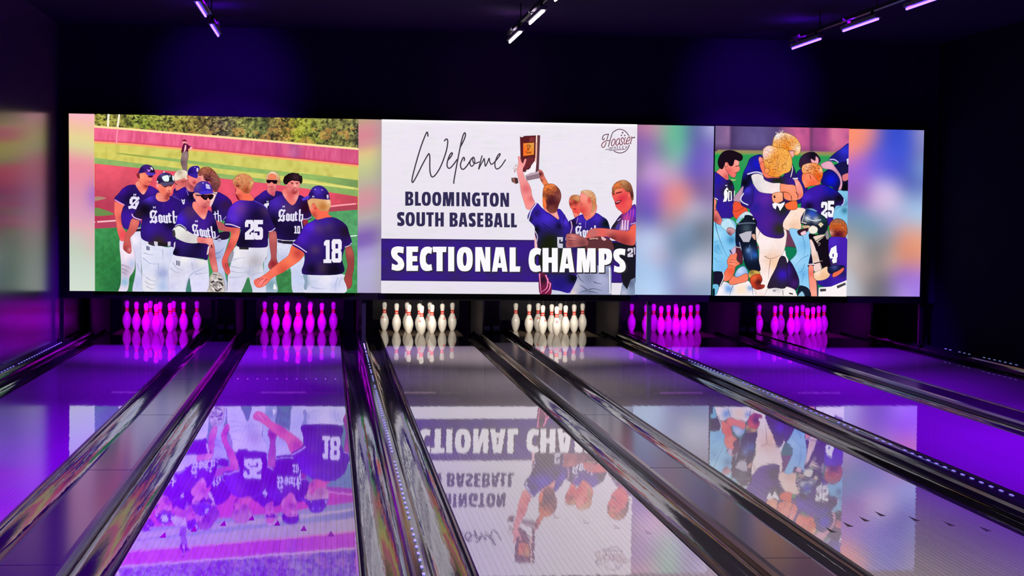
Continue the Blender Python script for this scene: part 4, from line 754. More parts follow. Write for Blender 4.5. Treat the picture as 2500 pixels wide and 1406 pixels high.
    P([(1295, 1230), (1330, 1130), (1440, 1110), (1520, 1200), (1500, 1420), (1430, 1500), (1330, 1480), (1290, 1400), (1310, 1330)], (248, 132, 114), sh=[(1330, 1440, 70, (222, 70, 66), .8), (1380, 1200, 60, (255, 160, 150), .7), (1300, 1330, 24, (200, 70, 70), .7)])
    P([(1310, 1130), (1380, 1100), (1480, 1115), (1545, 1190), (1558, 1320), (1520, 1460), (1490, 1430), (1490, 1300), (1440, 1210), (1360, 1150)], (216, 156, 110), nz=.26, ns=2.3, sh=[(1400, 1120, 50, (236, 186, 150), .8), (1520, 1300, 50, (196, 120, 76), .8)]); O(1450, 1270, 28, 50, (244, 110, 96)); S([(1440, 1250), (1460, 1290)], 12, (190, 50, 50))
    # smiling player at the right edge
    D.use(1270, 490, 5.983)
    P([(1470, 190), (1560, 130), (1672, 60), (1668, 360), (1560, 440), (1320, 430), (1380, 300)], (92, 36, 146), sh=[(1370, 350, 60, (26, 24, 34), .95), (1420, 250, 40, (30, 22, 50), .9), (1540, 250, 50, (170, 60, 150), .8), (1640, 180, 50, (110, 50, 200), .7), (1480, 400, 60, (210, 130, 190), .7)])
    folds([((1560, 160), (1540, 260), (1500, 340)), ((1600, 130), (1590, 230), (1560, 330)), ((1640, 120), (1630, 220), (1610, 320))], 12, (230, 80, 150))
    for x in (1480, 1520, 1560): S([(x, 290), (x - 6, 420)], 18, (236, 206, 236), sm=False)
    P([(1385, 370), (1440, 330), (1430, 410), (1390, 430)], (80, 60, 160)); S([(1410, 290), (1450, 260)], 14, (160, 150, 220)); S([(1600, 340), (1672, 320)], 14, (190, 170, 230))
    P([(1400, 80), (1470, 170), (1480, 200), (1560, 150), (1620, 60), (1500, 20)], (222, 62, 66), sh=[(1560, 120, 50, (250, 110, 90), .8)])
    D.use(1220, 300, 6.694)
    P([(1830, 1100), (1820, 1180), (1860, 1280), (1890, 1380), (1980, 1450), (2080, 1410), (2140, 1330), (2150, 1180), (2060, 1030), (1920, 1040)], (242, 92, 86), sh=[(1900, 1080, 60, (255, 150, 110), .8), (2000, 1260, 70, (214, 40, 66), .8), (1940, 1340, 60, (240, 80, 84), .7), (2080, 1300, 50, (250, 100, 90), .7)])
    P([(1820, 1090), (1850, 1010), (1930, 950), (2030, 938), (2120, 1000), (2160, 1120), (2168, 1240), (2140, 1260), (2110, 1140), (2050, 1120), (1990, 1060), (1920, 1080), (1870, 1090), (1840, 1180)], (150, 90, 60), nz=.26, ns=2.3, sh=[(1900, 1020, 50, (240, 120, 60), .9), (2010, 960, 50, (196, 140, 90), .8), (2130, 1170, 50, (84, 36, 40), .9)]); O(2095, 1190, 26, 46, (246, 104, 96))
    curls(1930, 1030, 90, 60, 22, [(110, 40, 30), (246, 160, 90), (200, 110, 60)], 16, 41, .35)
    S([(1890, 1150), (1970, 1130)], 20, (110, 20, 40)); S([(1840, 1160), (1860, 1170)], 16, (110, 20, 40)); P([(1870, 1300), (1960, 1260), (1960, 1290), (1900, 1330)], (120, 16, 40)); S([(1890, 1300), (1950, 1278)], 10, (255, 200, 190))
    D.use(1270, 490, 5.983)
    P([(1330, 620), (1560, 640), (1660, 600), (1660, 1160), (1600, 1230), (1545, 1290), (1480, 1190), (1440, 900)], (26, 24, 34)); K([(1440, 1380), (1475, 1200), (1545, 1290), (1600, 1150), (1660, 1120), (1660, 1380)], (130, 146, 180), sh=[(1600, 1200, 50, (90, 100, 130), .7), (1500, 1340, 50, (196, 196, 216), .7)], sp=5)
    P([(960, 620), (1000, 540), (1150, 520), (1290, 560), (1340, 640), (1320, 720), (960, 720)], (96, 50, 56)); 
    P([(660, 490), (800, 485), (900, 530), (960, 560), (960, 650), (700, 680), (650, 660), (665, 570)], (176, 96, 96), sh=[(760, 540, 40, (226, 140, 136), .8), (720, 620, 40, (140, 64, 70), .7), (900, 620, 50, (120, 60, 66), .8)]); folds([((680, 530), (760, 540), (830, 560)), ((690, 580), (770, 580), (830, 590))], 10, (110, 44, 56))
    P([(985, 440), (1060, 405), (1200, 402), (1380, 425), (1560, 440), (1600, 375), (1672, 350), (1662, 610), (1600, 650), (1450, 610), (1270, 530), (1120, 520), (1000, 540), (950, 545), (960, 500)], (236, 96, 88), sh=[(1050, 470, 60, (190, 110, 110), .8), (1600, 480, 80, (250, 104, 84), .9), (1300, 440, 60, (226, 120, 116), .7), (1500, 600, 90, (150, 50, 56), .8), (1330, 560, 60, (110, 40, 46), .8)])
    for cx, cy in ((1020, 555), (1060, 550), (1105, 552)): O(cx, cy, 22, 14, (200, 150, 140)); S([(cx - 20, cy + 14), (cx + 20, cy + 14)], 7, (40, 16, 26))
    P([(1170, 520), (1200, 530), (1240, 560), (1215, 580), (1180, 560)], (236, 190, 196)); seg2(1552, 690, 80, 130, (216, 206, 226), 1); K([(1640, 680), (1662, 680), (1662, 780), (1650, 790)], (206, 196, 216))
    # player lifting the trophy: shirt and head from behind
    K([(205, 400), (240, 520), (240, 700), (200, 690), (196, 560)], (240, 186, 190))
    P([(430, 1285), (700, 1340), (720, 1375), (430, 1375)], (204, 208, 226))
    P([(222, 35), (300, 100), (350, 140), (430, 190), (550, 275), (528, 140), (570, 125), (630, 200), (700, 330), (700, 440), (660, 490), (650, 640), (700, 900), (730, 1060), (800, 1090), (812, 1140), (740, 1290), (690, 1342), (560, 1310), (440, 1290), (400, 1250), (280, 1050), (240, 640), (205, 480), (200, 380), (130, 300), (98, 250), (125, 165)], (54, 32, 168), sh=[(380, 270, 80, (66, 40, 200), .8), (560, 370, 40, (30, 18, 90), .9), (420, 600, 150, (36, 30, 70), .95), (220, 420, 50, (24, 20, 44), .9), (600, 880, 200, (40, 38, 46), .95), (560, 1200, 100, (42, 26, 140), .9), (760, 1130, 60, (26, 22, 34), .95), (300, 900, 120, (40, 30, 46), .9), (640, 320, 40, (74, 46, 200), .8), (230, 180, 40, (44, 26, 120), .8), (130, 260, 30, (30, 26, 60), .8), (340, 700, 90, (38, 30, 60), .8)])
    S([(222, 45), (150, 150), (112, 280)], 16, (222, 214, 244)); folds([((360, 170), (480, 240), (540, 330)), ((320, 330), (450, 420), (640, 470)), ((560, 280), (540, 370), (580, 400)), ((330, 380), (430, 460), (560, 480)), ((640, 200), (620, 330), (690, 440))], 12, (30, 18, 100)); S([(205, 440), (240, 520), (230, 600)], 14, (196, 180, 196))
    K([(528, 528), (612, 530), (610, 590), (580, 600), (578, 560), (560, 566), (556, 620), (612, 626), (608, 690), (540, 690), (530, 650)], (206, 202, 220))
    P([(268, 1050), (360, 1070), (420, 1170), (440, 1200), (432, 1375), (282, 1375)], (120, 30, 70), sh=[(320, 1150, 50, (46, 22, 40), .9)]); folds([((270, 1060), (280, 1200), (296, 1370)), ((390, 1130), (380, 1260), (300, 1330)), ((430, 1200), (410, 1290), (330, 1370)), ((360, 1080), (400, 1180), (430, 1200))], 20, (255, 140, 190))
    P([(320, 60), (350, 0), (540, 20), (525, 150), (552, 270), (430, 190), (350, 140)], (250, 150, 140), sh=[(470, 90, 50, (190, 90, 84), .8), (520, 200, 40, (255, 176, 170), .8)])
    D.use(1220, 300, 6.694)
    P([(700, 1080), (740, 1010), (850, 998), (940, 1060), (985, 1150), (985, 1240), (950, 1340), (910, 1450), (820, 1470), (750, 1400), (720, 1290), (690, 1220)], (112, 48, 44), nz=.26, ns=2.3, sh=[(740, 1060, 70, (240, 120, 50), .9), (840, 1030, 70, (230, 126, 70), .8), (710, 1240, 40, (250, 130, 60), .9), (950, 1200, 50, (150, 84, 76), .8), (830, 1300, 80, (76, 26, 36), .9), (830, 1440, 60, (140, 70, 60), .8)])
    P([(690, 1240), (720, 1230), (750, 1330), (740, 1400), (700, 1360)], (252, 120, 66)); curls(830, 1120, 130, 90, 40, [(70, 22, 28), (226, 120, 60), (160, 76, 50)], 16, 17, .4)

def middle_letters():
    OUT[0] = 0
    D = PIC[0]; D.use(925, 455, 6.25); ink = (52, 46, 84)
    b1 = [(398, 522), (546, 638), (648, 788), (808, 946), (966, 1142), (1174, 1222), (1256, 1386), (1410, 1540), (1556, 1672), (1682, 1820), (1844, 1976)]
    word('BLOOMINGTON', b1, 79, 293, .0128, 50, 42, ink)
    b2 = [(272, 388), (402, 544), (568, 698), (716, 832), (852, 984), (1072, 1196), (1210, 1344), (1360, 1470), (1492, 1586), (1612, 1730), (1744, 1876), (1900, 1990), (2006, 2096)]
    word('SOUTHBASEBALL', b2, 389, 605, .0112, 50, 40, ink)
    b3 = [(182, 382), (415, 594), (618, 810), (815, 1024), (1050, 1142), (1182, 1424), (1462, 1690), (1716, 1952), (1984, 2146)]
    word('SECTIONAL', b3, 912, 1283, .0085, 92, 82, (66, 60, 78), grow=9, dx=13, dy=10); word('SECTIONAL', b3, 912, 1283, .0085, 92, 82, (46, 40, 58), dx=17, dy=19); word('SECTIONAL', b3, 912, 1283, .0085, 92, 82, (252, 250, 253))
    D.use(1240, 570, 7.8125)
    b4 = [(380, 618), (645, 934), (964, 1252), (1290, 1656), (1710, 1966), (1990, 2226)]
    word('CHAMPS', b4, 269, 728, .008, 113, 102, (58, 54, 62), grow=13, dx=16, dy=12); word('CHAMPS', b4, 269, 728, .008, 113, 102, (44, 38, 48), dx=20, dy=24); word('CHAMPS', b4, 269, 728, .008, 113, 102, (252, 250, 253))
    D.use(920, 285, 7.8125); ink = (66, 58, 72); w = 25
    S([(968, 375), (958, 305), (930, 330), (840, 560), (760, 820), (690, 1080), (665, 1200), (668, 1250), (692, 1240), (760, 1120), (860, 920), (960, 740), (990, 712), (1003, 790), (1002, 950), (1010, 1070), (1035, 1140), (1072, 1145), (1130, 1085), (1200, 970), (1270, 800), (1320, 640), (1343, 500), (1336, 440), (1312, 432), (1280, 465)], w, ink)
    S([(1350, 830), (1400, 770), (1432, 710), (1418, 692), (1385, 730), (1345, 830), (1330, 920), (1345, 970), (1380, 985), (1440, 930), (1520, 820)], w, ink)
    S([(1590, 570), (1650, 450), (1680, 360), (1670, 312), (1640, 350), (1600, 490), (1550, 740), (1500, 1000), (1460, 1230), (1460, 1270)], w, ink)
    S([(1655, 840), (1662, 800), (1640, 780), (1605, 850), (1585, 920), (1600, 985), (1640, 1005), (1700, 950), (1760, 860), (1790, 810)], w, ink)
    S([(1830, 775), (1790, 810), (1765, 880), (1780, 935), (1810, 945), (1850, 890), (1855, 820), (1830, 775), (1815, 830), (1840, 885), (1880, 890), (1940, 865)], w * .9, ink)
    S([(1995, 750), (1965, 860), (1930, 1005), (1965, 930), (2020, 830), (2035, 800), (2045, 860), (2058, 945), (2095, 880), (2130, 795), (2140, 860), (2170, 910), (2210, 890), (2260, 840)], w * .9, ink)
    S([(2260, 840), (2320, 760), (2340, 720), (2325, 710), (2285, 760), (2245, 860), (2240, 940), (2265, 995), (2310, 990), (2370, 930), (2440, 825)], w * .9, ink)

def middle_logo():
    D = PIC[0]; D.use(1450, 300, 15.625); c, w = (98, 66, 84), 33; r = (128, 62, 74)
    S([(780, 300), (860, 266), (950, 256), (1060, 280), (1160, 340), (1240, 430), (1290, 500)], w, c); S([(1305, 850), (1270, 940), (1200, 1050), (1100, 1120), (980, 1155), (850, 1140), (770, 1108), (725, 1075)], w, c)
    S([(780, 305), (740, 335), (690, 365), (640, 460), (590, 620), (540, 800), (508, 910)], w, c)
    S([(520, 440), (400, 455), (320, 500), (280, 580), (290, 640), (320, 655), (355, 630), (350, 600)], w, c); S([(510, 450), (470, 580), (450, 650)], w, c)
    S([(560, 685), (450, 690), (350, 730), (270, 810), (255, 890), (300, 945), (360, 920), (400, 830), (425, 760)], w, r)
    for cx, cy in ((676, 755), (846, 735)): S([(cx + 20 + 62 * math.cos(a) - 34 * math.sin(a), cy + 128 * math.sin(a)) for a in (2 * PI * i / 14 for i in range(14))], w, r, closed=True)
    S([(1080, 640), (1075, 590), (1035, 580), (992, 620), (1000, 680), (1040, 760), (1030, 830), (980, 850), (938, 810), (945, 780)], w, r); S([(1150, 570), (1120, 680), (1100, 780), (1130, 825), (1172, 790)], w, r)
    S([(1200, 720), (1290, 680), (1330, 600), (1310, 552), (1260, 570), (1205, 680), (1190, 780), (1230, 820), (1290, 780)], w, r); S([(1385, 540), (1400, 600), (1370, 700), (1340, 780), (1372, 800)], w, r); S([(1395, 610), (1440, 565), (1500, 570)], w, c)
    O(1495, 570, 30, 30, c); O(1050, 385, 32, 32, c); O(1005, 485, 28, 28, c); O(1132, 490, 28, 28, c)
    q = 24
    S([(725, 995), (768, 900), (785, 995)], q, c, sm=False); S([(745, 965), (780, 965)], 16, c, sm=False)
    for x in (842, 935): S([(x + 10, 898), (x, 990), (x + 40, 990)], q, c, sm=False)
    S([(1088, 900), (1052, 902), (1046, 990), (1088, 990)], q, c, sm=False); S([(1050, 946), (1080, 946)], 18, c, sm=False); S([(1155, 905), (1185, 945), (1215, 900)], q, c, sm=False); S([(1185, 945), (1172, 985)], q, c, sm=False)
    S([(540, 962), (690, 946)], q, c, sm=False); S([(410, 1026), (660, 1004)], q, c, sm=False); S([(540, 1066), (820, 1040), (1140, 1016)], q, c, sm=False)

# ---------------------------------------------------------------- right picture: players hugging, between blurred panels
def right_backdrop():
    D = PIC[0]; D.use(0, 0, 1)
    L = [(x / 3.27 + 1545, y / 3.27 + 300, r / 3.27, c) for x, y, r, c in
         [(110, 50, 60, (214, 136, 166)), (210, 60, 60, (176, 160, 160)), (340, 90, 70, (96, 196, 150)), (345, 190, 70, (104, 196, 160)), (340, 290, 70, (140, 190, 176)), (90, 150, 70, (136, 90, 190)), (40, 330, 60, (120, 104, 140)), (520, 110, 70, (92, 92, 160)), (620, 60, 50, (186, 186, 230)), (560, 230, 80, (110, 90, 190)), (500, 340, 80, (104, 86, 196)), (610, 330, 60, (130, 96, 196)), (230, 230, 60, (122, 130, 150)), (150, 390, 80, (214, 166, 222)), (120, 270, 60, (160, 120, 200)), (300, 410, 70, (200, 160, 200)), (110, 600, 90, (134, 90, 200)), (110, 740, 70, (84, 76, 186)), (350, 590, 80, (240, 140, 126)), (280, 620, 60, (222, 130, 160)), (590, 530, 80, (120, 90, 150)), (490, 700, 70, (186, 186, 214)), (310, 740, 60, (190, 146, 150)), (250, 800, 60, (150, 140, 170)), (560, 860, 80, (104, 112, 128)), (420, 860, 60, (128, 160, 200)), (400, 1000, 80, (104, 130, 160)), (120, 940, 90, (196, 214, 246)), (60, 840, 60, (170, 176, 214)), (200, 1070, 60, (196, 176, 204)), (500, 1160, 100, (206, 204, 222)), (330, 1180, 60, (120, 140, 190)), (100, 1200, 110, (170, 204, 242)), (120, 1340, 100, (190, 214, 248)), (560, 1330, 80, (132, 156, 186)), (380, 1330, 60, (140, 140, 190)), (610, 1060, 50, (150, 160, 180)), (20, 1000, 60, (176, 200, 240))]]
    fb = blend(L)
    def f1(x, y): return mixc(mixc(fb(x, y), (110, 100, 116), .5 * math.exp(-((x - 1553) / 9) ** 2) * (1 if y < 560 else .3)), (210, 200, 240), .4 * math.exp(-((x - 1742 + (y - 300) * .018) / 6) ** 2))
    grid_fill(quad(1552.5, 1743.5, 1546.5, 1735.5), f1, 36, 76, 22)
    R = [(x / 3.35 + 2060, y / 3.35 + 310, r / 3.35, c) for x, y, r, c in
         [(90, 90, 100, (255, 146, 110)), (60, 200, 70, (255, 140, 140)), (200, 60, 60, (240, 140, 140)), (430, 90, 110, (52, 76, 206)), (420, 200, 100, (66, 86, 220)), (620, 80, 50, (150, 146, 190)), (630, 230, 50, (120, 126, 170)), (120, 320, 90, (160, 104, 222)), (280, 300, 90, (104, 92, 222)), (410, 340, 80, (72, 80, 206)), (630, 360, 50, (110, 156, 210)), (90, 430, 70, (156, 100, 206)), (130, 560, 80, (142, 92, 180)), (560, 460, 70, (76, 90, 176)), (580, 560, 60, (120, 150, 200)), (340, 580, 100, (224, 200, 232)), (330, 500, 70, (200, 186, 230)), (250, 620, 70, (206, 166, 216)), (600, 700, 90, (166, 200, 232)), (420, 740, 80, (176, 176, 216)), (80, 700, 70, (110, 150, 190)), (180, 790, 80, (110, 152, 178)), (300, 780, 60, (130, 150, 190)), (540, 880, 70, (226, 160, 146)), (540, 1020, 100, (226, 140, 110)), (600, 960, 70, (236, 156, 106)), (60, 900, 80, (160, 156, 156)), (80, 1030, 80, (200, 186, 186)), (250, 1030, 90, (130, 128, 130)), (330, 930, 70, (142, 146, 156)), (400, 1100, 80, (196, 160, 150)), (160, 1180, 80, (180, 160, 154)), (280, 1290, 90, (112, 110, 116)), (20, 1260, 60, (196, 210, 230)), (60, 1370, 60, (196, 196, 206)), (480, 1230, 80, (150, 110, 210)), (590, 1230, 70, (160, 106, 226)), (500, 1350, 60, (186, 156, 236)), (400, 1310, 50, (130, 116, 176)), (600, 1340, 50, (150, 110, 230)), (570, 1130, 50, (206, 136, 140))]]
    fr = blend(R)
    def f2(x, y): return mixc(fr(x, y), (214, 206, 240), .35 * math.exp(-((x - 2256 + (y - 318) * .027) / 5) ** 2))
    grid_fill(quad(2067.5, 2256, 2060, 2245), f2, 36, 76, 22)

def right_people():
    OUT[:] = [.45, 1.0]
    D = PIC[0]; D.use(0, 0, 1); D.clip = quad(1743, 2068, 1735, 2060)
    def bg(x, y):
        t = y - (x - 1743) * .01
        if t < 368:
            c = ramp([(1743, (124, 100, 150)), (1775, (150, 110, 156)), (1782, (74, 56, 104)), (1800, (92, 76, 130)), (1850, (104, 90, 150)), (1890, (84, 70, 120)), (1915, (176, 96, 140)), (1940, (214, 100, 150)), (1970, (190, 84, 140)), (1975, (110, 60, 100)), (1982, (150, 70, 130)), (2010, (176, 76, 140)), (2030, (222, 120, 156)), (2068, (206, 96, 150))])(x)
            c = mixc(c, (64, 44, 84), max(0, (t - 350) / 18) * (.85 if x < 1900 else .3)); return mixc(c, (70, 50, 100), .35 * max(0, vnoise(x / 12, y / 16, 2) - .4))
        if t < 379: return (156, 140, 92) if t < 374 else (92, 160, 84)
        return mixc((22, 160, 82), (70, 150, 90), vnoise(x / 30, y / 20, 4) * .7) if t < 600 else ((108, 58, 88) if t < 607 else (16, 122, 84))
    grid_fill(D.clip, bg, 90, 110)
    D.use(1540, 300, 3.269)
    P([(1200, 840), (1290, 840), (1290, 1000), (1190, 1000)], (108, 58, 88)); P([(1180, 1000), (1310, 1000), (1300, 1100), (1200, 1120)], (16, 122, 84))
    # players at the upper right
    D.use(1890, 305, 6.695)
    P([(860, 580), (930, 490), (1040, 410), (1210, 310), (1210, 680), (1060, 640), (960, 600)], (34, 30, 140), sh=[(1120, 420, 80, (44, 44, 190), .8), (960, 540, 60, (28, 26, 120), .7)])
    P([(730, 880), (780, 780), (900, 700), (1000, 640), (1210, 640), (1210, 1120), (1020, 1100), (900, 1010), (760, 980)], (22, 20, 78), sh=[(900, 900, 90, (18, 20, 170), .9), (1130, 1020, 80, (10, 10, 26), .9), (1110, 730, 60, (24, 22, 70), .8)])
    S([(880, 570), (950, 570), (1010, 610)], 22, (190, 180, 230)); P([(740, 640), (880, 595), (960, 690), (1050, 820), (1080, 950), (1060, 1050), (1020, 1060), (1050, 950), (1020, 840), (920, 740), (770, 710)], (226, 160, 190), sh=[(860, 660, 50, (240, 176, 196), .8), (1000, 780, 40, (190, 140, 170), .8)])
    P([(1080, 830), (1160, 790), (1200, 800), (1180, 890), (1100, 920)], (222, 120, 130)); K([(1150, 560), (1190, 545), (1190, 640), (1160, 650)], (226, 220, 240)); P([(1000, 1100), (1100, 1080), (1210, 1120), (1210, 1420), (980, 1420)], (130, 196, 232), sh=[(1160, 1300, 60, (90, 150, 190), .8)])
    P([(380, 680), (400, 540), (500, 460), (620, 450), (700, 520), (720, 600), (620, 680), (480, 720)], (52, 30, 60), sh=[(600, 500, 60, (26, 14, 36), .8)]); P([(570, 560), (640, 590), (650, 520), (690, 560), (680, 640), (600, 640)], (244, 170, 180))
    P([(330, 840), (380, 740), (470, 720), (520, 1000), (420, 1250), (340, 1250)], (40, 26, 130))
    # player 25 with fair curls, right
    P([(410, 1300), (440, 1150), (520, 1060), (680, 990), (780, 980), (960, 1060), (1080, 1170), (1110, 1260), (1060, 1320), (980, 1340), (1010, 1420), (960, 1620), (440, 1620)], (58, 26, 150), sh=[(880, 1060, 90, (24, 22, 170), .9), (1030, 1200, 60, (14, 14, 40), .95), (700, 1130, 110, (60, 26, 170), .8), (860, 1300, 110, (34, 22, 50), .9), (500, 1200, 60, (70, 34, 190), .8), (540, 1330, 60, (28, 14, 70), .8)])
    S([(1110, 1210), (1100, 1280), (1060, 1325)], 12, (220, 220, 244)); P([(960, 1350), (1100, 1330), (1210, 1330), (1210, 1700), (960, 1700)], (120, 190, 230), sh=[(1100, 1380, 50, (70, 130, 160), .8)]); S([(470, 1390), (580, 1380), (650, 1410)], 30, (110, 160, 200))
    P([(420, 860), (440, 790), (520, 740), (720, 800), (720, 960), (640, 990), (560, 1000), (480, 1030), (450, 970), (425, 920)], (252, 120, 84), sh=[(540, 860, 60, (255, 150, 110), .7), (600, 960, 60, (250, 100, 60), .8), (440, 960, 30, (255, 170, 140), .8)]); S([(550, 830), (570, 880)], 14, (170, 50, 30))
    P([(418, 720), (440, 660), (530, 628), (640, 630), (730, 680), (765, 770), (745, 880), (690, 930), (650, 870), (560, 790), (470, 800), (430, 780)], (246, 140, 70), nz=.26, ns=2.3, sh=[(690, 850, 60, (226, 90, 30), .9), (500, 680, 60, (255, 190, 150), .8), (740, 740, 30, (255, 190, 150), .8)]); curls(600, 730, 140, 90, 40, [(150, 50, 20), (255, 180, 120), (230, 110, 40), (110, 30, 16)], 16, 51, .3)
    D.use(1540, 300, 3.269); seg2(1503, 630, 50, 130, (244, 244, 250), 1); seg5(1556, 622, 50, 130, (244, 244, 250))
    P([(1620, 690), (1720, 670), (1715, 830), (1640, 830), (1600, 770)], (130, 200, 236), sh=[(1690, 700, 20, (60, 120, 150), .8)])
    # left player in profile
    D.use(1730, 305, 6.694)
    P([(150, 720), (250, 640), (300, 860), (260, 900), (180, 850), (100, 780)], (250, 144, 136), sh=[(260, 850, 40, (214, 84, 84), .8)])
    P([(240, 640), (300, 600), (400, 570), (470, 600), (468, 660), (486, 720), (465, 760), (430, 780), (405, 855), (350, 850), (290, 790), (250, 720)], (252, 140, 126), sh=[(300, 760, 50, (226, 96, 90), .8), (440, 620, 40, (255, 170, 160), .8), (380, 820, 40, (240, 110, 104), .7)])
    P([(125, 620), (150, 520), (220, 440), (330, 418), (440, 450), (520, 500), (520, 570), (470, 590), (400, 570), (370, 660), (320, 670), (280, 610), (235, 650), (200, 720), (150, 700)], (26, 12, 26)); O(262, 650, 26, 40, (250, 140, 130)); S([(415, 680), (465, 668)], 12, (60, 20, 30)); S([(400, 790), (430, 780)], 10, (150, 40, 50)); K([(310, 890), (415, 895), (410, 910), (320, 915)], (190, 210, 120))
    P([(40, 800), (100, 780), (260, 900), (330, 900), (385, 1010), (390, 1200), (370, 1500), (80, 1500), (100, 1330), (110, 1230), (40, 1200)], (52, 28, 140), sh=[(110, 900, 70, (40, 26, 160), .8), (300, 1100, 80, (40, 34, 50), .95), (330, 950, 40, (30, 26, 40), .9), (200, 1350, 90, (50, 26, 150), .7)])
    K([(232, 1070), (264, 1030), (272, 1020), (300, 1060), (268, 1070), (290, 1110), (286, 1180), (262, 1250), (206, 1258), (230, 1190), (222, 1120)], (248, 248, 252)); S([(305, 1080), (300, 1240)], 20, (248, 248, 252)); S([(340, 1090), (345, 1230)], 18, (248, 248, 252)); S([(320, 1085), (335, 1090)], 14, (248, 248, 252)); S([(315, 1240), (345, 1235)], 12, (248, 248, 252)); mark(262, 990, 18); S([(60, 1185), (118, 1220)], 16, (226, 222, 244)); S([(395, 1080), (390, 1180)], 14, (220, 230, 236))
    P([(40, 1220), (100, 1240), (90, 1330), (110, 1430), (190, 1540), (150, 1640), (40, 1540)], (250, 140, 126), sh=[(70, 1500, 60, (176, 70, 76), .8)])
    D.use(1730, 510, 6.389)
    P([(55, 200), (180, 150), (320, 160), (400, 260), (395, 560), (360, 700), (250, 980), (60, 985), (30, 700)], (134, 204, 246), sh=[(330, 480, 50, (70, 140, 190), .9), (100, 600, 50, (100, 176, 226), .8), (200, 900, 70, (120, 190, 240), .8), (120, 400, 60, (170, 224, 252), .8)]); folds([((80, 220), (110, 360), (180, 560), (270, 750))], 12, (60, 90, 116)); folds([((70, 640), (130, 690), (200, 680)), ((70, 760), (120, 820), (180, 810)), ((60, 520), (120, 500), (190, 520)), ((110, 560), (150, 640), (190, 690))], 10, (84, 150, 190))
    P([(50, 60), (100, 20), (190, 190), (170, 250), (60, 190)], (236, 120, 116), sh=[(70, 170, 50, (150, 60, 66), .8)]); P([(165, 250), (200, 180), (300, 155), (380, 270), (390, 330), (330, 300), (270, 350), (200, 300)], (190, 228, 246)); P([(255, 350), (280, 290), (350, 300), (390, 340), (350, 390), (310, 410)], (206, 150, 160), sh=[(290, 390, 30, (110, 60, 70), .8)])
    # catcher being lifted (faces us), then the player who lifts him (back to us)
    D.use(1540, 300, 3.269)
    P([(1190, 680), (1300, 676), (1375, 690), (1340, 760), (1336, 850), (1220, 850), (1190, 790)], (255, 226, 210), sh=[(1300, 830, 50, (244, 200, 170), .8), (1210, 740, 30, (255, 240, 236), .8)])
    P([(980, 815), (1090, 850), (1216, 850), (1224, 940), (1200, 1040), (1160, 1120), (1110, 1230), (1090, 1370), (960, 1370), (1000, 1180), (1010, 1000), (985, 930)], (252, 230, 226), sh=[(1110, 1070, 50, (236, 190, 160), .6), (1140, 1130, 40, (255, 210, 170), .7), (1050, 950, 60, (255, 240, 240), .7), (1060, 1280, 50, (255, 240, 236), .8)])
    folds([((1050, 1060), (1090, 1080), (1130, 1075), (1210, 1040)), ((1100, 1090), (1090, 1160), (1080, 1240)), ((1020, 830), (1010, 880), (990, 930))], 6, (150, 110, 104))
    P([(800, 690), (870, 660), (920, 700), (880, 760), (820, 760)], (240, 84, 56)); P([(800, 660), (850, 560), (890, 600), (880, 670), (830, 690)], (200, 170, 190))
    D.use(1730, 305, 6.694)
    P([(500, 1120), (530, 820), (600, 660), (660, 540), (830, 490), (860, 640), (900, 800), (870, 860), (700, 820), (680, 1000), (620, 1200)], (30, 28, 140), sh=[(760, 640, 60, (26, 24, 180), .9), (600, 720, 60, (36, 34, 170), .8), (560, 950, 60, (16, 16, 60), .95), (640, 860, 50, (20, 18, 50), .8)])
    S([(610, 805), (720, 775), (800, 780), (870, 815)], 22, (214, 206, 236)); P([(380, 1200), (480, 1060), (540, 1000), (520, 1140), (480, 1250), (400, 1260)], (190, 150, 176)); P([(370, 1330), (400, 1250), (500, 1280), (560, 1330), (460, 1400), (380, 1406)], (240, 84, 56))
    D.use(1890, 305, 6.695)
    P([(100, 860), (190, 700), (230, 600), (290, 700), (340, 880), (300, 980), (0, 960), (-60, 900)], (40, 26, 110), sh=[(210, 720, 50, (52, 40, 56), .95), (120, 920, 90, (30, 22, 50), .8), (160, 830, 60, (50, 28, 130), .7)]); S([(240, 610), (268, 720), (240, 850)], 14, (226, 216, 220)); S([(258, 885), (345, 878)], 26, (222, 216, 240)); S([(258, 905), (345, 900)], 10, (40, 30, 80))
    P([(150, 470), (260, 430), (310, 470), (250, 560), (230, 630), (170, 680), (120, 600)], (250, 160, 160), sh=[(200, 560, 40, (226, 110, 120), .7), (270, 470, 30, (255, 180, 170), .7)]); S([(170, 540), (240, 520)], 10, (70, 30, 40)); S([(180, 650), (210, 620)], 12, (170, 60, 80))
    P([(270, 920), (350, 900), (420, 1010), (440, 1130), (400, 1200), (330, 1210), (320, 1060)], (252, 150, 140), sh=[(390, 1150, 40, (240, 120, 100), .8), (330, 960, 30, (255, 180, 170), .8)])
    P([(-60, 380), (-40, 220), (20, 150), (120, 130), (240, 160), (340, 230), (400, 340), (390, 450), (340, 500), (290, 480), (300, 430), (240, 420), (150, 440), (60, 400), (0, 380)], (250, 170, 80), nz=.26, ns=2.3, sh=[(340, 380, 60, (255, 226, 206), .9), (200, 180, 90, (252, 206, 170), .9), (20, 180, 70, (236, 222, 220), .9), (180, 340, 100, (236, 130, 30), .9)])
    curls(150, 290, 210, 130, 70, [(130, 60, 20), (255, 214, 150), (226, 130, 40), (250, 190, 110)], 15, 61, .3); curls(310, 350, 80, 130, 26, [(255, 236, 220), (246, 196, 150), (200, 130, 90)], 15, 62, .4); curls(60, 150, 120, 30, 18, [(255, 246, 240), (226, 206, 206)], 14, 63, .4)
    D.use(1730, 305, 6.694)
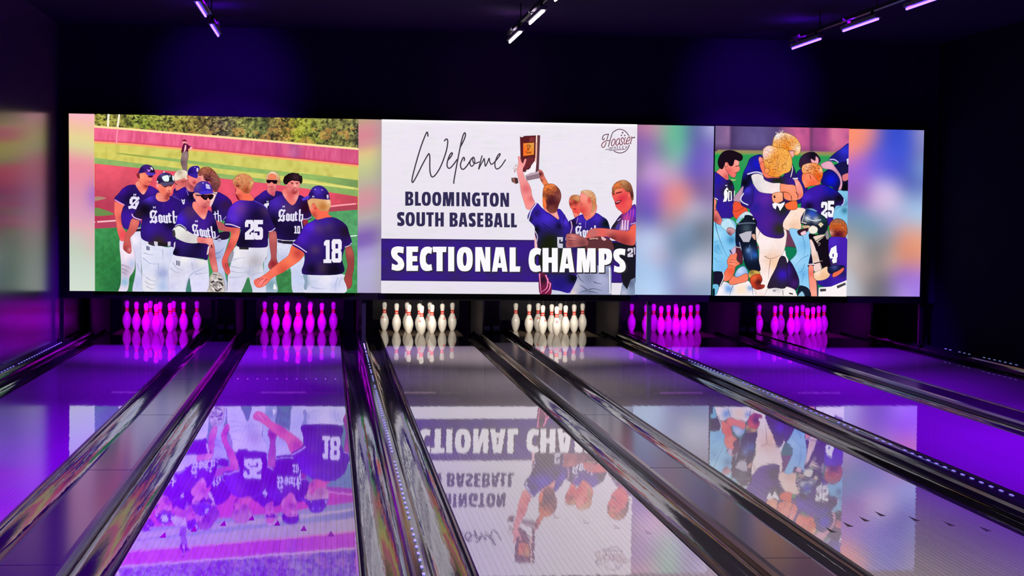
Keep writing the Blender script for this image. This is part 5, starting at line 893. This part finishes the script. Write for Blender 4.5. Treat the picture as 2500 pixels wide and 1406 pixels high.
    # front player: jersey, head from behind
    P([(500, 1300), (530, 1130), (620, 1000), (700, 960), (860, 860), (1100, 850), (1300, 860), (1380, 960), (1370, 1200), (1300, 1400), (1180, 1600), (1200, 1800), (1100, 1850), (880, 1800), (740, 1640), (640, 1500), (640, 1380)], (62, 28, 150), sh=[(700, 1080, 90, (46, 30, 160), .8), (900, 1200, 120, (84, 36, 160), .8), (1100, 930, 110, (44, 34, 60), .9), (560, 1200, 60, (34, 22, 110), .8), (1160, 1380, 110, (40, 34, 46), .9), (960, 1600, 140, (74, 30, 150), .8), (1130, 1700, 90, (50, 40, 60), .9), (740, 1350, 60, (48, 30, 150), .8)])
    P([(500, 1290), (500, 1180), (560, 1060), (640, 1000), (700, 1060), (690, 1240), (640, 1340), (560, 1330)], (44, 30, 130), sh=[(600, 1060, 50, (60, 46, 190), .8)]); S([(540, 1120), (495, 1200), (520, 1260), (610, 1305)], 18, (226, 220, 244))
    P([(800, 570), (850, 540), (880, 640), (900, 860), (1130, 850), (1000, 870), (890, 860), (830, 720), (790, 600)], (252, 130, 110)); P([(810, 640), (900, 600), (1000, 700), (1130, 850), (1000, 865), (890, 855), (830, 740)], (252, 124, 96)); O(812, 565, 26, 40, (255, 150, 144))
    P([(850, 480), (870, 390), (960, 340), (1090, 370), (1230, 400), (1310, 500), (1330, 640), (1290, 760), (1200, 800), (1100, 850), (960, 830), (890, 720), (870, 600)], (250, 170, 76), nz=.26, ns=2.3, sh=[(930, 400, 80, (250, 210, 200), .9), (880, 500, 50, (248, 190, 176), .9), (1100, 560, 80, (240, 150, 60), .8), (1000, 780, 90, (240, 140, 50), .9), (1260, 640, 80, (252, 180, 90), .8)])
    curls(1060, 610, 210, 210, 110, [(120, 50, 16), (255, 214, 140), (230, 130, 40), (170, 80, 24)], 15, 71, .28); O(920, 750, 40, 44, (252, 150, 90)); curls(920, 410, 70, 60, 18, [(255, 236, 230), (206, 150, 130)], 14, 72, .4)
    P([(670, 830), (760, 800), (850, 830), (880, 900), (1000, 950), (1150, 965), (1140, 1110), (960, 1120), (800, 1090), (720, 1000), (690, 930)], (240, 228, 228), sh=[(760, 950, 60, (222, 216, 220), .8), (1050, 1040, 70, (252, 232, 230), .8), (760, 1060, 40, (206, 196, 206), .7)])
    D.use(1890, 305, 6.695)
    P([(70, 970), (180, 975), (300, 990), (330, 1090), (350, 1180), (340, 1230), (230, 1240), (130, 1200), (110, 1110), (70, 1100)], (250, 146, 110), sh=[(200, 1020, 60, (255, 160, 130), .8), (150, 1150, 50, (252, 130, 90), .8)]); folds([((80, 1100), (180, 1105), (250, 1170)), ((320, 1100), (360, 1150), (340, 1200)), ((240, 1160), (250, 1230), (245, 1250))], 14, (110, 40, 40))
    P([(-60, 1130), (20, 1100), (100, 1110), (120, 1200), (90, 1250), (0, 1280), (-50, 1260), (-70, 1200)], (250, 160, 120), sh=[(40, 1150, 50, (255, 180, 140), .8)]); K([(-48, 1160), (-20, 1150), (-10, 1190), (-36, 1200)], (60, 40, 40)); S([(115, 1120), (125, 1240), (240, 1250), (320, 1240)], 14, (50, 20, 30))
    P([(150, 1290), (320, 1240), (340, 1360), (260, 1390), (170, 1370)], (248, 110, 60)); K([(-66, 1290), (-20, 1270), (60, 1290), (140, 1260), (130, 1300), (80, 1380), (60, 1406), (40, 1350), (10, 1310), (-10, 1380), (-50, 1350)], (248, 246, 252))
    D.use(1730, 510, 6.389); P([(400, 200), (460, 100), (560, 40), (640, 80), (640, 130), (500, 140), (440, 220)], (206, 226, 236), sh=[(440, 180, 50, (120, 190, 230), .8)])
    # shin guards
    P([(400, 300), (420, 240), (520, 150), (540, 100), (640, 110), (720, 200), (700, 330), (720, 560), (750, 800), (770, 960), (620, 960), (540, 860), (470, 620), (400, 560), (390, 420)], (16, 22, 40), sh=[(640, 700, 70, (36, 60, 110), .9), (590, 640, 30, (90, 120, 170), .7), (560, 300, 60, (60, 76, 90), .6), (420, 560, 40, (20, 26, 70), .8), (700, 720, 30, (30, 70, 130), .8)])
    S([(430, 235), (560, 218), (690, 222)], 14, (110, 126, 146)); K([(442, 396), (560, 352), (640, 345), (630, 450), (600, 515), (510, 512)], (190, 186, 200)); O(668, 155, 12, 14, (226, 220, 220)); P([(640, 400), (690, 395), (700, 480), (660, 450)], (220, 170, 150)); S([(395, 590), (465, 600)], 14, (190, 180, 190)); S([(450, 520), (480, 640), (510, 790)], 10, (176, 186, 206)); S([(610, 560), (640, 780)], 14, (70, 100, 150))
    P([(390, 620), (480, 640), (500, 830), (450, 850), (400, 720)], (92, 34, 54))
    P([(590, 1010), (640, 950), (750, 970), (770, 1030), (700, 1060), (610, 1070)], (214, 176, 84), sh=[(640, 980, 30, (120, 100, 50), .8)]); P([(615, 1090), (680, 1020), (770, 1020), (805, 1100), (780, 1170), (840, 1180), (820, 1230), (720, 1250), (650, 1200)], (214, 66, 40), sh=[(740, 1130, 40, (60, 10, 16), .9), (680, 1070, 40, (240, 100, 60), .8), (760, 1220, 50, (130, 40, 40), .8)])
    D.use(1890, 510, 6.389)
    P([(200, 330), (340, 320), (510, 340), (530, 680), (500, 900), (520, 1250), (380, 1250), (340, 1080), (190, 860), (320, 660)], (146, 206, 246), sh=[(300, 780, 60, (170, 220, 252), .8), (440, 560, 60, (120, 186, 236), .8), (420, 1000, 60, (110, 180, 236), .8)]); folds([((400, 400), (440, 560), (430, 740)), ((500, 720), (390, 780), (290, 900)), ((440, 860), (400, 960), (330, 990)), ((430, 1000), (410, 1080), (390, 1170))], 11, (80, 140, 180))
    P([(380, 200), (450, 20), (540, 20), (700, 90), (780, 160), (800, 280), (740, 390), (660, 400), (620, 300), (500, 270), (420, 240)], (20, 26, 44), sh=[(560, 70, 70, (36, 60, 140), .9), (480, 150, 40, (170, 200, 200), .8), (620, 170, 40, (180, 196, 210), .7), (740, 160, 50, (26, 50, 60), .8)]); S([(400, 210), (450, 20)], 10, (200, 196, 200)); S([(460, 130), (560, 180), (690, 170)], 14, (214, 226, 230)); K([(650, 240), (690, 205), (735, 240), (690, 290)], (226, 206, 170)); P([(400, 260), (520, 260), (500, 320), (420, 300)], (206, 176, 140)); S([(395, 205), (460, 225)], 18, (200, 190, 190))
    P([(330, 340), (420, 310), (500, 300), (480, 350), (400, 410), (350, 400)], (60, 24, 36)); P([(380, 370), (450, 340), (460, 390), (400, 410)], (244, 200, 214)); P([(500, 320), (560, 260), (640, 300), (620, 370), (540, 380)], (244, 236, 222)); 
    # player 4 and gear at lower right
    P([(510, 390), (600, 400), (760, 400), (830, 470), (840, 900), (720, 930), (620, 640), (560, 540), (520, 480)], (20, 12, 24)); P([(520, 480), (580, 540), (700, 940), (640, 1000), (560, 900), (540, 640)], (246, 214, 210), sh=[(600, 760, 50, (230, 196, 170), .8)]); P([(580, 430), (760, 400), (650, 500), (620, 490)], (230, 210, 190)); folds([((600, 480), (660, 560)), ((620, 500), (680, 540), (650, 580)), ((630, 660), (680, 840), (720, 940)), ((570, 840), (720, 800))], 10, (220, 200, 190)); S([(610, 500), (760, 410)], 10, (60, 36, 40)); S([(580, 850), (720, 815)], 16, (50, 30, 36))
    P([(820, 460), (960, 430), (1100, 470), (1100, 1110), (940, 1190), (760, 1210), (650, 1160), (660, 1080), (820, 1020), (850, 900), (815, 700)], (70, 32, 176), sh=[(880, 500, 60, (76, 40, 190), .8), (760, 1140, 90, (52, 26, 150), .8), (1040, 1000, 60, (44, 30, 120), .8), (880, 840, 60, (60, 40, 110), .8)])
    P([(820, 290), (850, 200), (930, 150), (1030, 170), (1090, 250), (1100, 400), (1060, 440), (960, 430), (850, 420)], (196, 96, 50), nz=.26, ns=2.3, sh=[(960, 170, 70, (130, 100, 96), .8), (960, 300, 70, (240, 110, 30), .9), (960, 400, 80, (90, 20, 40), .9), (840, 370, 30, (214, 160, 150), .8)]); curls(960, 280, 120, 90, 30, [(110, 40, 20), (250, 160, 80), (220, 100, 40)], 14, 81, .35); P([(760, 380), (800, 330), (820, 450), (780, 470)], (150, 140, 150)); P([(1080, 440), (1110, 380), (1110, 470)], (160, 190, 220))
    K([(930, 565), (938, 680), (952, 690), (950, 740), (940, 760), (936, 830), (880, 845), (862, 800), (880, 766), (836, 770), (816, 720), (850, 610)], (248, 248, 252)); K([(870, 700), (890, 690), (895, 740), (870, 745)], (90, 60, 150))
    P([(580, 1000), (700, 940), (790, 900), (830, 1020), (760, 1090), (640, 1110), (570, 1080)], (248, 206, 164), sh=[(640, 970, 50, (255, 226, 214), .8), (740, 1050, 50, (240, 186, 140), .7)]); P([(805, 900), (940, 880), (1040, 880), (1050, 930), (960, 960), (880, 1000), (810, 990)], (20, 24, 60), sh=[(900, 890, 40, (60, 66, 130), .8)]); P([(880, 1000), (960, 960), (1040, 910), (1040, 960), (960, 1030), (880, 1060)], (240, 110, 80))
    P([(540, 700), (560, 850), (500, 900), (500, 860), (520, 760)], (26, 22, 56)); S([(500, 860), (580, 856)], 14, (226, 220, 240)); S([(490, 884), (580, 876)], 16, (30, 20, 60)); P([(500, 900), (570, 890), (580, 1060), (620, 1130), (630, 1380), (540, 1380), (515, 1200)], (252, 150, 130), sh=[(540, 1000, 40, (240, 110, 100), .8), (590, 1300, 50, (255, 170, 150), .8)]); S([(632, 1120), (640, 1340)], 20, (60, 56, 90))
    K([(660, 1220), (850, 1205), (1080, 1110), (1110, 1100), (1110, 1400), (650, 1400)], (250, 242, 244)); K([(676, 1240), (772, 1238), (770, 1276), (680, 1284)], (70, 66, 74)); K([(935, 1195), (1068, 1142), (1080, 1176), (948, 1236)], (70, 66, 74))
    P([(340, 1240), (380, 1190), (500, 1240), (530, 1380), (340, 1380)], (22, 30, 50)); P([(340, 1340), (400, 1280), (440, 1360), (400, 1400), (330, 1400)], (150, 200, 226))
    # kneeling players along the bottom
    P([(0, 1210), (10, 900), (80, 740), (180, 780), (260, 880), (340, 1060), (350, 1160), (300, 1260), (200, 1220)], (30, 20, 50), sh=[(120, 960, 80, (56, 30, 130), .9), (100, 1080, 60, (60, 32, 140), .8), (280, 1160, 60, (56, 26, 90), .8)]); P([(80, 760), (130, 640), (150, 720), (185, 800), (150, 850), (110, 850)], (248, 246, 250)); P([(-100, 1200), (120, 1200), (260, 1240), (300, 1290), (290, 1400), (-150, 1400)], (250, 238, 238), sh=[(0, 1230, 60, (206, 200, 206), .8)]); S([(100, 1260), (106, 1340)], 8, (60, 50, 60)); S([(205, 1310), (250, 1320)], 20, (30, 26, 34))
    D.use(1730, 510, 6.389); P([(885, 1225), (930, 1080), (1010, 930), (1090, 740), (1180, 800), (1180, 1200), (1000, 1220)], (44, 34, 56), sh=[(1120, 1020, 70, (52, 28, 140), .9)]); mark(990, 1270, 22, (70, 66, 76))
    P([(380, 1050), (420, 940), (510, 890), (570, 960), (580, 1080), (480, 1120)], (140, 180, 236), sh=[(460, 960, 50, (206, 222, 250), .8)]); P([(100, 1260), (200, 1130), (360, 1180), (560, 1110), (640, 1200), (670, 1360), (70, 1380)], (246, 238, 246), sh=[(280, 1240, 50, (120, 170, 236), .9), (480, 1250, 80, (255, 226, 200), .8), (610, 1230, 30, (130, 170, 230), .8), (150, 1280, 50, (252, 240, 250), .8)]); folds([((350, 1190), (310, 1280), (300, 1370)), ((640, 1200), (655, 1290), (664, 1370))], 10, (50, 60, 100))
    P([(290, 1060), (340, 1030), (420, 1060), (560, 1000), (575, 1110), (420, 1160), (300, 1170)], (250, 130, 100)); P([(200, 1110), (220, 980), (270, 900), (260, 800), (330, 690), (410, 690), (405, 790), (455, 850), (390, 900), (360, 1010), (280, 1110)], (250, 124, 92), sh=[(350, 840, 50, (255, 150, 120), .8), (320, 960, 50, (240, 90, 60), .8)]); folds([((280, 830), (370, 830), (440, 860)), ((290, 870), (350, 890), (400, 910)), ((300, 790), (360, 790), (420, 800))], 9, (170, 50, 40)); P([(300, 700), (360, 590), (390, 600), (380, 690)], (214, 180, 210)); S([(300, 640), (330, 690)], 18, (50, 50, 90))
    P([(30, 990), (180, 980), (210, 1060), (150, 1200), (30, 1180)], (26, 20, 44)); S([(190, 985), (205, 1060), (150, 1190)], 14, (224, 216, 230)); P([(30, 1180), (130, 1190), (80, 1350), (30, 1350)], (110, 190, 226)); P([(30, 1260), (60, 1240), (60, 1360), (30, 1360)], (14, 26, 50))
# ------------------------------------------------------------------ lanes, gutters, division caps
ORD = ['leftmost', 'second', 'third', 'fourth', 'fifth', 'rightmost']
LN = ['the leftmost lane', 'the second lane from the left', 'the third lane from the left', 'the fourth lane from the left', 'the fifth lane from the left', 'the rightmost lane']
LOOK = ['glossy bowling lane glowing deep purple beside the left wall, leftmost of six',
        'glossy purple bowling lane mirroring the players numbered 25 and 18, second from the left',
        'glossy pale grey lane mirroring the big white card lettering, third from the left',
        'glossy grey-lilac lane with dark arrows mirroring the hugging players, fourth from the left',
        'glossy purple lane greyer along its far left edge, fifth from the left',
        'glossy deep purple bowling lane nearest the right wall, rightmost of six']
def arrow_bm(w, l):
    bm = bmesh.new(); vs = [(-w / 2, 0), (w / 2, 0), (0, l)]
    lo = [bm.verts.new((x, y, -.002)) for x, y in vs]; hi = [bm.verts.new((x, y, .0006)) for x, y in vs]
    bm.faces.new(hi); bm.faces.new(lo[::-1])
    for i in range(3): bm.faces.new((lo[i], lo[(i + 1) % 3], hi[(i + 1) % 3], hi[i]))
    return bm
for i, X in enumerate(LANES):
    L = empty('bowling_lane', (X, FOUL, 0), LOOK[i], 'bowling lane', 'bowling lanes')
    bm = bmesh.new(); box(bm, -HW, HW, 0, 22.2 - FOUL, -.07, 0); obj('lane_bed', bm, 'lane_boards', L)
    bm = bmesh.new(); box(bm, -HW, HW, 22.2 - FOUL, 23.62 - FOUL, -.07, 0); d = obj('pin_deck', bm, 'deck_boards_lit', L); d['label'] = 'pin deck under the pins, lamplight coloured in as tan'
    for k in range(-3, 4):
        obj('target_arrow', arrow_bm(.032, .15), 'arrow_brown' if i in (0, 1) else 'arrow_dark' if i > 2 else 'arrow_pale', L, (k * .1368, DP - 13.49 - abs(k) * .154 - FOUL - .07, 0))
    for k in range(-5, 6):
        bm = bmesh.new(); box(bm, k * .092 - .006, k * .092 + .006, 16.6 - FOUL, 16.68 - FOUL, -.001, .0005); obj('range_dot', bm, 'dot_white' if i == 1 else 'arrow_pale', L)

GYS = [FOUL + (23.62 - FOUL) * k / 24 for k in range(25)]
for i, X in enumerate(LANES):
    for s in (-1, 1):
        bm = bmesh.new(); prof = []
        x0, x1 = X + s * (HW + .001), X + s * (HW + GW)
        for k in range(13):
            a = PI * k / 12; prof.append(((x0 + x1) / 2 - s * math.cos(a) * (GW / 2 - .011), -.012 - math.sin(a) * .052))
        prof = [(x0, -.012)] + prof + [(x1, -.012), (x1, -.075), (x0, -.075)]
        sweep(bm, prof, GYS); o = obj('gutter', bm, 'gutter_black', smooth=True)
        tag(o, f'black glossy gutter on the {"right" if s > 0 else "left"} side of {LN[i]}', 'gutter', 'gutters')

def cap(x0, x1, led, label):
    c = empty('division_cap', ((x0 + x1) / 2, FOUL, -.012), label, 'lane divider', 'lane dividers'); w2 = (x1 - x0) / 2
    bm = bmesh.new()
    if led:
        h = .088; prof = [(-w2 - .03, 0)] + [((w2 + .03) * -math.cos(PI * k / 12), h * math.sin(PI * k / 12) ** .55) for k in range(1, 12)] + [(w2 + .03, 0)]
    else:
        h = .058; prof = [(-w2 - .02, 0), (-w2 - .02, h * .6), (-w2 - .008, h * .92), (-w2 + .012, h), (w2 - .012, h), (w2 + .008, h * .92), (w2 + .02, h * .6), (w2 + .02, 0)]
    sweep(bm, prof, [0, 22.3 - FOUL]); obj('cap_body', bm, 'cap_black' if led else 'cap_grey', c, smooth=False)
    if led:
        y = .4; R = random.Random(int(x0 * 1000)); bm = bmesh.new(); box(bm, -.006, .006, 0, .048, h - .002, h + .004)
        o = obj('light_bead', bm, 'led_blue', c, (0, y, 0)); n = 1
        while y < 20.0 - FOUL and n < 100:
            y += .15
            if R.random() > (.5 if x1 > 7 else .2): q = o.copy(); q.parent = c; q.location.y = y; COL.objects.link(q); n += 1
    else:
        for y in (3.4, 6.2, 9.0, 11.8, 14.6):
            bm = bmesh.new(); box(bm, -w2 + .005, w2 - .005, y, y + .006, h - .001, h + .0008); obj('joint_line', bm, 'black_plastic', c)
edge = HW + GW
cap(XL + .035, LANES[0] - edge, True, 'black kerb with blue lights between the left wall and the leftmost lane')
capl = ['wide flat grey divider between the leftmost and second lanes', 'narrow black divider with blue light beads between the second and third lanes',
        'wide flat grey divider between the third and fourth lanes', 'narrow black divider with blue light beads between the fourth and fifth lanes',
        'wide flat grey divider between the fifth and rightmost lanes']
for i in range(5): cap(LANES[i] + edge, LANES[i + 1] - edge, i % 2 == 1, capl[i])
cap(LANES[5] + edge, XR - .06, True, 'black kerb with blue lights between the rightmost lane and the right wall')

# ------------------------------------------------------------------ pits: kickback walls, curtains, lamps over the pins
YK0, YK1, ZK = 22.30, 24.3, 0.98
def kick(x0, x1, label):
    k = empty('kickback_wall', ((x0 + x1) / 2, YK0, -.12), label, 'pit wall', 'pit walls between the pin decks'); w2 = (x1 - x0) / 2; t = min(.022, w2)
    if w2 > .06:
        for s in (-1, 1):
            bm = bmesh.new(); box(bm, s * w2 - (t if s > 0 else 0), s * w2 + (0 if s > 0 else t), 0, YK1 - YK0, 0, ZK); obj('side_panel', bm, 'kick_paint', k)
        bm = bmesh.new(); box(bm, -w2 + t, w2 - t, .02, .05, 0, ZK); obj('front_panel', bm, 'black_plastic', k)
        for s in (-1, 1):
            bm = bmesh.new(); box(bm, s * .062 - .042, s * .062 + .042, -.004, .02, .20, .26, .004); obj('outlet_box', bm, 'outlet_grey', k)
    else:
        bm = bmesh.new(); box(bm, -w2, w2, 0, YK1 - YK0, 0, ZK); obj('side_panel', bm, 'kick_paint', k)
        bm = bmesh.new(); box(bm, -w2 * .5, w2 * .5, -.012, 0, .2, .27, .004); obj('outlet_box', bm, 'outlet_grey', k)
kick(LANES[0] - edge - .03, LANES[0] - edge, 'dark pit wall at the left of the leftmost pin deck')
kl = ['dark pit wall between the leftmost and second pin decks', 'thin dark pit wall between the second and third pin decks', 'dark pit wall with two grey outlets between the third and fourth pin decks',
      'thin dark pit wall between the fourth and fifth pin decks', 'dark pit wall between the fifth and rightmost pin decks']
for i in range(5): kick(LANES[i] + edge + .002, LANES[i + 1] - edge - .002, kl[i])
kick(LANES[5] + edge, LANES[5] + edge + .03, 'dark pit wall at the right of the rightmost pin deck')
for i, X in enumerate(LANES):
    c = empty('pit_curtain', (X, 24.1, -.12), f'black curtain hanging behind the pins of {LN[i]}', 'curtain', 'pit curtains')
    bm = bmesh.new(); box(bm, -.74, .74, 0, .03, .02, .95); obj('curtain_sheet', bm, 'black_cloth', c)
    bm = bmesh.new(); box(bm, -.6, .6, -.02, 0, .22, .8, .0099); obj('cushion_pad', bm, 'curtain', c)
    p = empty('pin_light', (X, 21.52, .63), f'lamp hidden above the pins of {LN[i]}, behind the screen', 'lamp', 'lamps above the pin decks')
    bm = bmesh.new(); box(bm, -.5, .5, -.05, .05, .02, .10); obj('lamp_housing', bm, 'black_metal', p)
    bm = bmesh.new(); box(bm, -.02, .02, 20.42 - 21.52, 0, .10, .14); obj('mount_arm', bm, 'black_metal', p)
    ld = bpy.data.lights.new('pin_lamp', 'AREA'); ld.shape = 'RECTANGLE'; ld.size = .9; ld.size_y = .04; ld.color = PIN_COL[i]; ld.energy = PIN_W[i]; ld.spread = math.radians(56)
    lo = bpy.data.objects.new('lamp', ld); COL.objects.link(lo); lo.parent = p; lo.location = (0, .07, .03)
    bm = bmesh.new(); box(bm, -.42, .12, -.056, -.05, .0, .012); obj('lamp_strip', bm, 'strip_white' if i in (2, 3) else 'strip_purple', p); lo.rotation_euler = (math.radians(73), 0, 0)

# ------------------------------------------------------------------ bowling pins
PR = [(0, 0), (.0245, 0), (.0258, .003), (.0300, .010), (.0359, .019), (.0430, .035), (.0497, .057), (.0573, .086), (.0600, .105), (.0605, .114), (.0600, .125), (.0579, .149), (.0530, .168), (.0470, .184), (.0390, .200), (.0314, .219), (.0270, .231), (.0250, .238), (.0232, .248), (.0228, .256), (.0231, .266), (.0237, .276), (.0250, .288), (.0265, .298), (.0285, .310), (.0305, .321), (.0319, .332), (.0324, .343), (.0318, .353), (.0298, .363), (.0258, .371), (.0190, .3775), (.0100, .3805), (0, .381)]
def prad(z):
    for (r0, z0), (r1, z1) in zip(PR[1:], PR[2:]):
        if z0 <= z <= z1: return r0 + (r1 - r0) * (z - z0) / max(1e-6, z1 - z0)
    return .02
def patch(bm, pts, dz=.0009):                                      # small mark wrapped on the pin's surface: (angle, z)
    vs = [bm.verts.new(((prad(z) + dz) * math.cos(a), (prad(z) + dz) * math.sin(a), z)) for a, z in pts]; bm.faces.new(vs)
def make_pin():
    p = empty('bowling_pin', (0, 0, 0))
    bm = bmesh.new(); lathe(bm, PR, 28); obj('body', bm, 'pin_white', p, smooth=True)
    for z0, z1 in ((.234, .254), (.260, .283)):
        bm = bmesh.new(); zs = [z0 + (z1 - z0) * k / 4 for k in range(5)]
        lathe(bm, [(prad(z0) - .002, z0)] + [(prad(z) + .0007, z) for z in zs] + [(prad(z1) - .002, z1)], 28); obj('neck_stripe', bm, 'stripe_red', p, smooth=True)
    bm = bmesh.new(); patch(bm, [(-.34, .160), (0, .160), (.34, .160), (.36, .196), (.17, .176), (0, .202), (-.17, .176), (-.36, .196)]); obj('crown_mark', bm, 'stripe_red', p)
    bm = bmesh.new(); patch(bm, [(.16 * math.cos(2 * PI * k / 10) + .55, .333 + .0052 * math.sin(2 * PI * k / 10)) for k in range(10)], .0012); obj('head_spot', bm, 'pin_dark', p)
    bm = bmesh.new(); rod(bm, (0, 0, .379), (0, 0, .82), .0011, 6); obj('cord', bm, 'cord_white', p)
    return p
SPOT = {1: (0, 0), 2: (-.5, 1), 3: (.5, 1), 4: (-1, 2), 5: (0, 2), 6: (1, 2), 7: (-1.5, 3), 8: (-.5, 3), 9: (.5, 3), 10: (1.5, 3)}
WHERE = {1: 'head pin at the front', 2: 'left pin of the second row', 3: 'right pin of the second row', 4: 'left pin of the third row', 5: 'middle pin of the third row', 6: 'right pin of the third row',
         7: 'far left pin of the back row', 8: 'inner left pin of the back row', 9: 'inner right pin of the back row', 10: 'far right pin of the back row'}
pin0 = make_pin(); R = random.Random(8); first = True
for i, X in enumerate(LANES):
    for k in range(1, 11):
        if first: p = pin0; first = False
        else:
            p = pin0.copy(); COL.objects.link(p)
            for ch in pin0.children: c = ch.copy(); c.parent = p; COL.objects.link(c)
        ox, oy = SPOT[k]; p.location = (X + ox * .3048, DP + oy * .2640, 0.0); p.rotation_euler = (0, 0, -PI / 2 + R.uniform(-2.4, 2.4))
        tag(p, f'{"white" if i in (2, 3) else "purple-lit"} pin, {WHERE[k]}, {ORD[i]} lane' + (' from left' if 0 < i < 5 else ''), 'bowling pin', 'bowling pins')

# ------------------------------------------------------------------ rails of tube lights under the ceiling
RN = ['purple', 'white', 'purple']; RP = ['left', 'middle', 'right']
for r, X in enumerate(ROW_X):
    rail = empty('light_rail', (X, 4.6, 3.5), f'dark {RP[r]} ceiling rail carrying a line of {RN[r]} tube lights', 'light rail', 'ceiling light rails')
    bm = bmesh.new(); box(bm, -.02, .02, 0, 13.9, -.014, .02); obj('rail_bar', bm, 'black_metal', rail)
    for y in (1.2, 3.06, 4.92, 6.78, 8.64, 10.5, 12.36):
        bm = bmesh.new(); rod(bm, (.0, y + .38, .018), (.0, y + .38, ZC - 3.5), .006); obj('hanger_rod', bm, 'black_metal', rail)
    for k in range(7):
        y1 = 18.38 - k * 1.86; nm = ['nearest the screen', 'second from the screen', 'third from the screen', 'fourth from the screen', 'fifth from the screen', 'sixth from the screen', 'furthest from the screen'][k]
        t = empty('tube_light', (X, y1 - 1.075, 3.40), f'glowing {RN[r]} ceiling tube on the {RP[r]} rail, {nm}', 'ceiling light', 'ceiling tube lights')
        bm = bmesh.new(); box(bm, -.032, .032, -.01, 1.085, .012, .046, .005); obj('fixture_housing', bm, 'fixture_grey', t)
        bm = bmesh.new(); rod(bm, (0, 0, 0), (0, 1.075, 0), .0105, 12); obj('glowing_tube', bm, 'tube_white' if r == 1 else 'tube_purple', t)
        for y in (.18, .9):
            bm = bmesh.new(); box(bm, -.012, .012, y - .015, y + .015, .044, .0858); obj('mount_bracket', bm, 'black_metal', t)
        ld = bpy.data.lights.new('tube_lamp', 'AREA'); ld.shape = 'RECTANGLE'; ld.size = .05; ld.size_y = 1.05; ld.color = ROW_COL[r]; ld.energy = ROW_W[r] * (4.6, 1.7, 1, 1, 1, 1, 1)[k]; ld.spread = math.radians(ROW_SPREAD[r])
        lo = bpy.data.objects.new('lamp', ld); COL.objects.link(lo); lo.parent = t; lo.location = (0, .537, -.022); lo.rotation_euler = (math.radians((36, 16, 4, 0, 0, 0, 0)[k]), 0, 0)
        if k == 0:                                                   # added spot, no lamp of the fixture, makes the glow on the wall
            ld = bpy.data.lights.new('added_wall_wash', 'SPOT'); ld.color = ROW_COL[r]; ld.energy = (240, 22, 240)[r]; ld.spot_size = math.radians(58); ld.spot_blend = 1.0; ld.shadow_soft_size = .02
            lo = bpy.data.objects.new('added_end_spot', ld); COL.objects.link(lo); lo.parent = t; lo.location = (0, 1.10, 0); lo.rotation_euler = (math.radians(80), 0, 0)
# ------------------------------------------------------------------ LED wall and its posts
scr = empty('led_wall', ((SX0 + SX1) / 2, DS + .02, .56), 'wide glowing LED wall above the pins showing baseball players and a welcome card', 'screen')
def inv(o): o.location = -Vector(scr.location); return o
bm = bmesh.new(); box(bm, SX0 - .03, SX1 + .03, DS + .001, DS + .14, .575, SZ1 + .012); inv(obj('screen_housing', bm, 'bezel_black', scr))
PIC = [None]
def picture(name, *fns):
    PIC[0] = Pic()
    for f in fns: f()
    return inv(PIC[0].build(name, scr))
picture('margin_panel', left_backdrop, right_backdrop)['label'] = 'soft coloured margins between the pictures'
picture('left_picture', left_field, left_players)['label'] = 'picture of players in dark blue shaking hands on a field'
picture('card_background', middle_card)['label'] = 'white welcome card with a purple band'
picture('trophy_picture', middle_people)['label'] = 'players lifting a wooden trophy'
picture('card_lettering', middle_letters)['label'] = 'bold dark and white lettering with a handwritten greeting'
picture('card_logo', middle_logo)['label'] = 'small round bowling logo in the corner'
picture('right_picture', right_people)['label'] = 'picture of players hugging'
for X, where in ((-3.02, 'at the left end of the screen'), (.41, 'between the second and third lanes'), (3.765, 'between the fourth and fifth lanes'), (7.075, 'at the right end of the screen')):
    z0 = .0765
    p = empty('support_post', (X, DS + .07, z0), f'black metal post under the screen {where}', 'post', 'posts under the screen')
    bm = bmesh.new(); box(bm, -.024, .024, -.03, .03, .006, .575 - z0, .004); obj('post_tube', bm, 'black_metal', p)
    bm = bmesh.new(); box(bm, -.036, .036, -.05, .05, 0, .008, .002); obj('foot_plate', bm, 'black_metal', p)
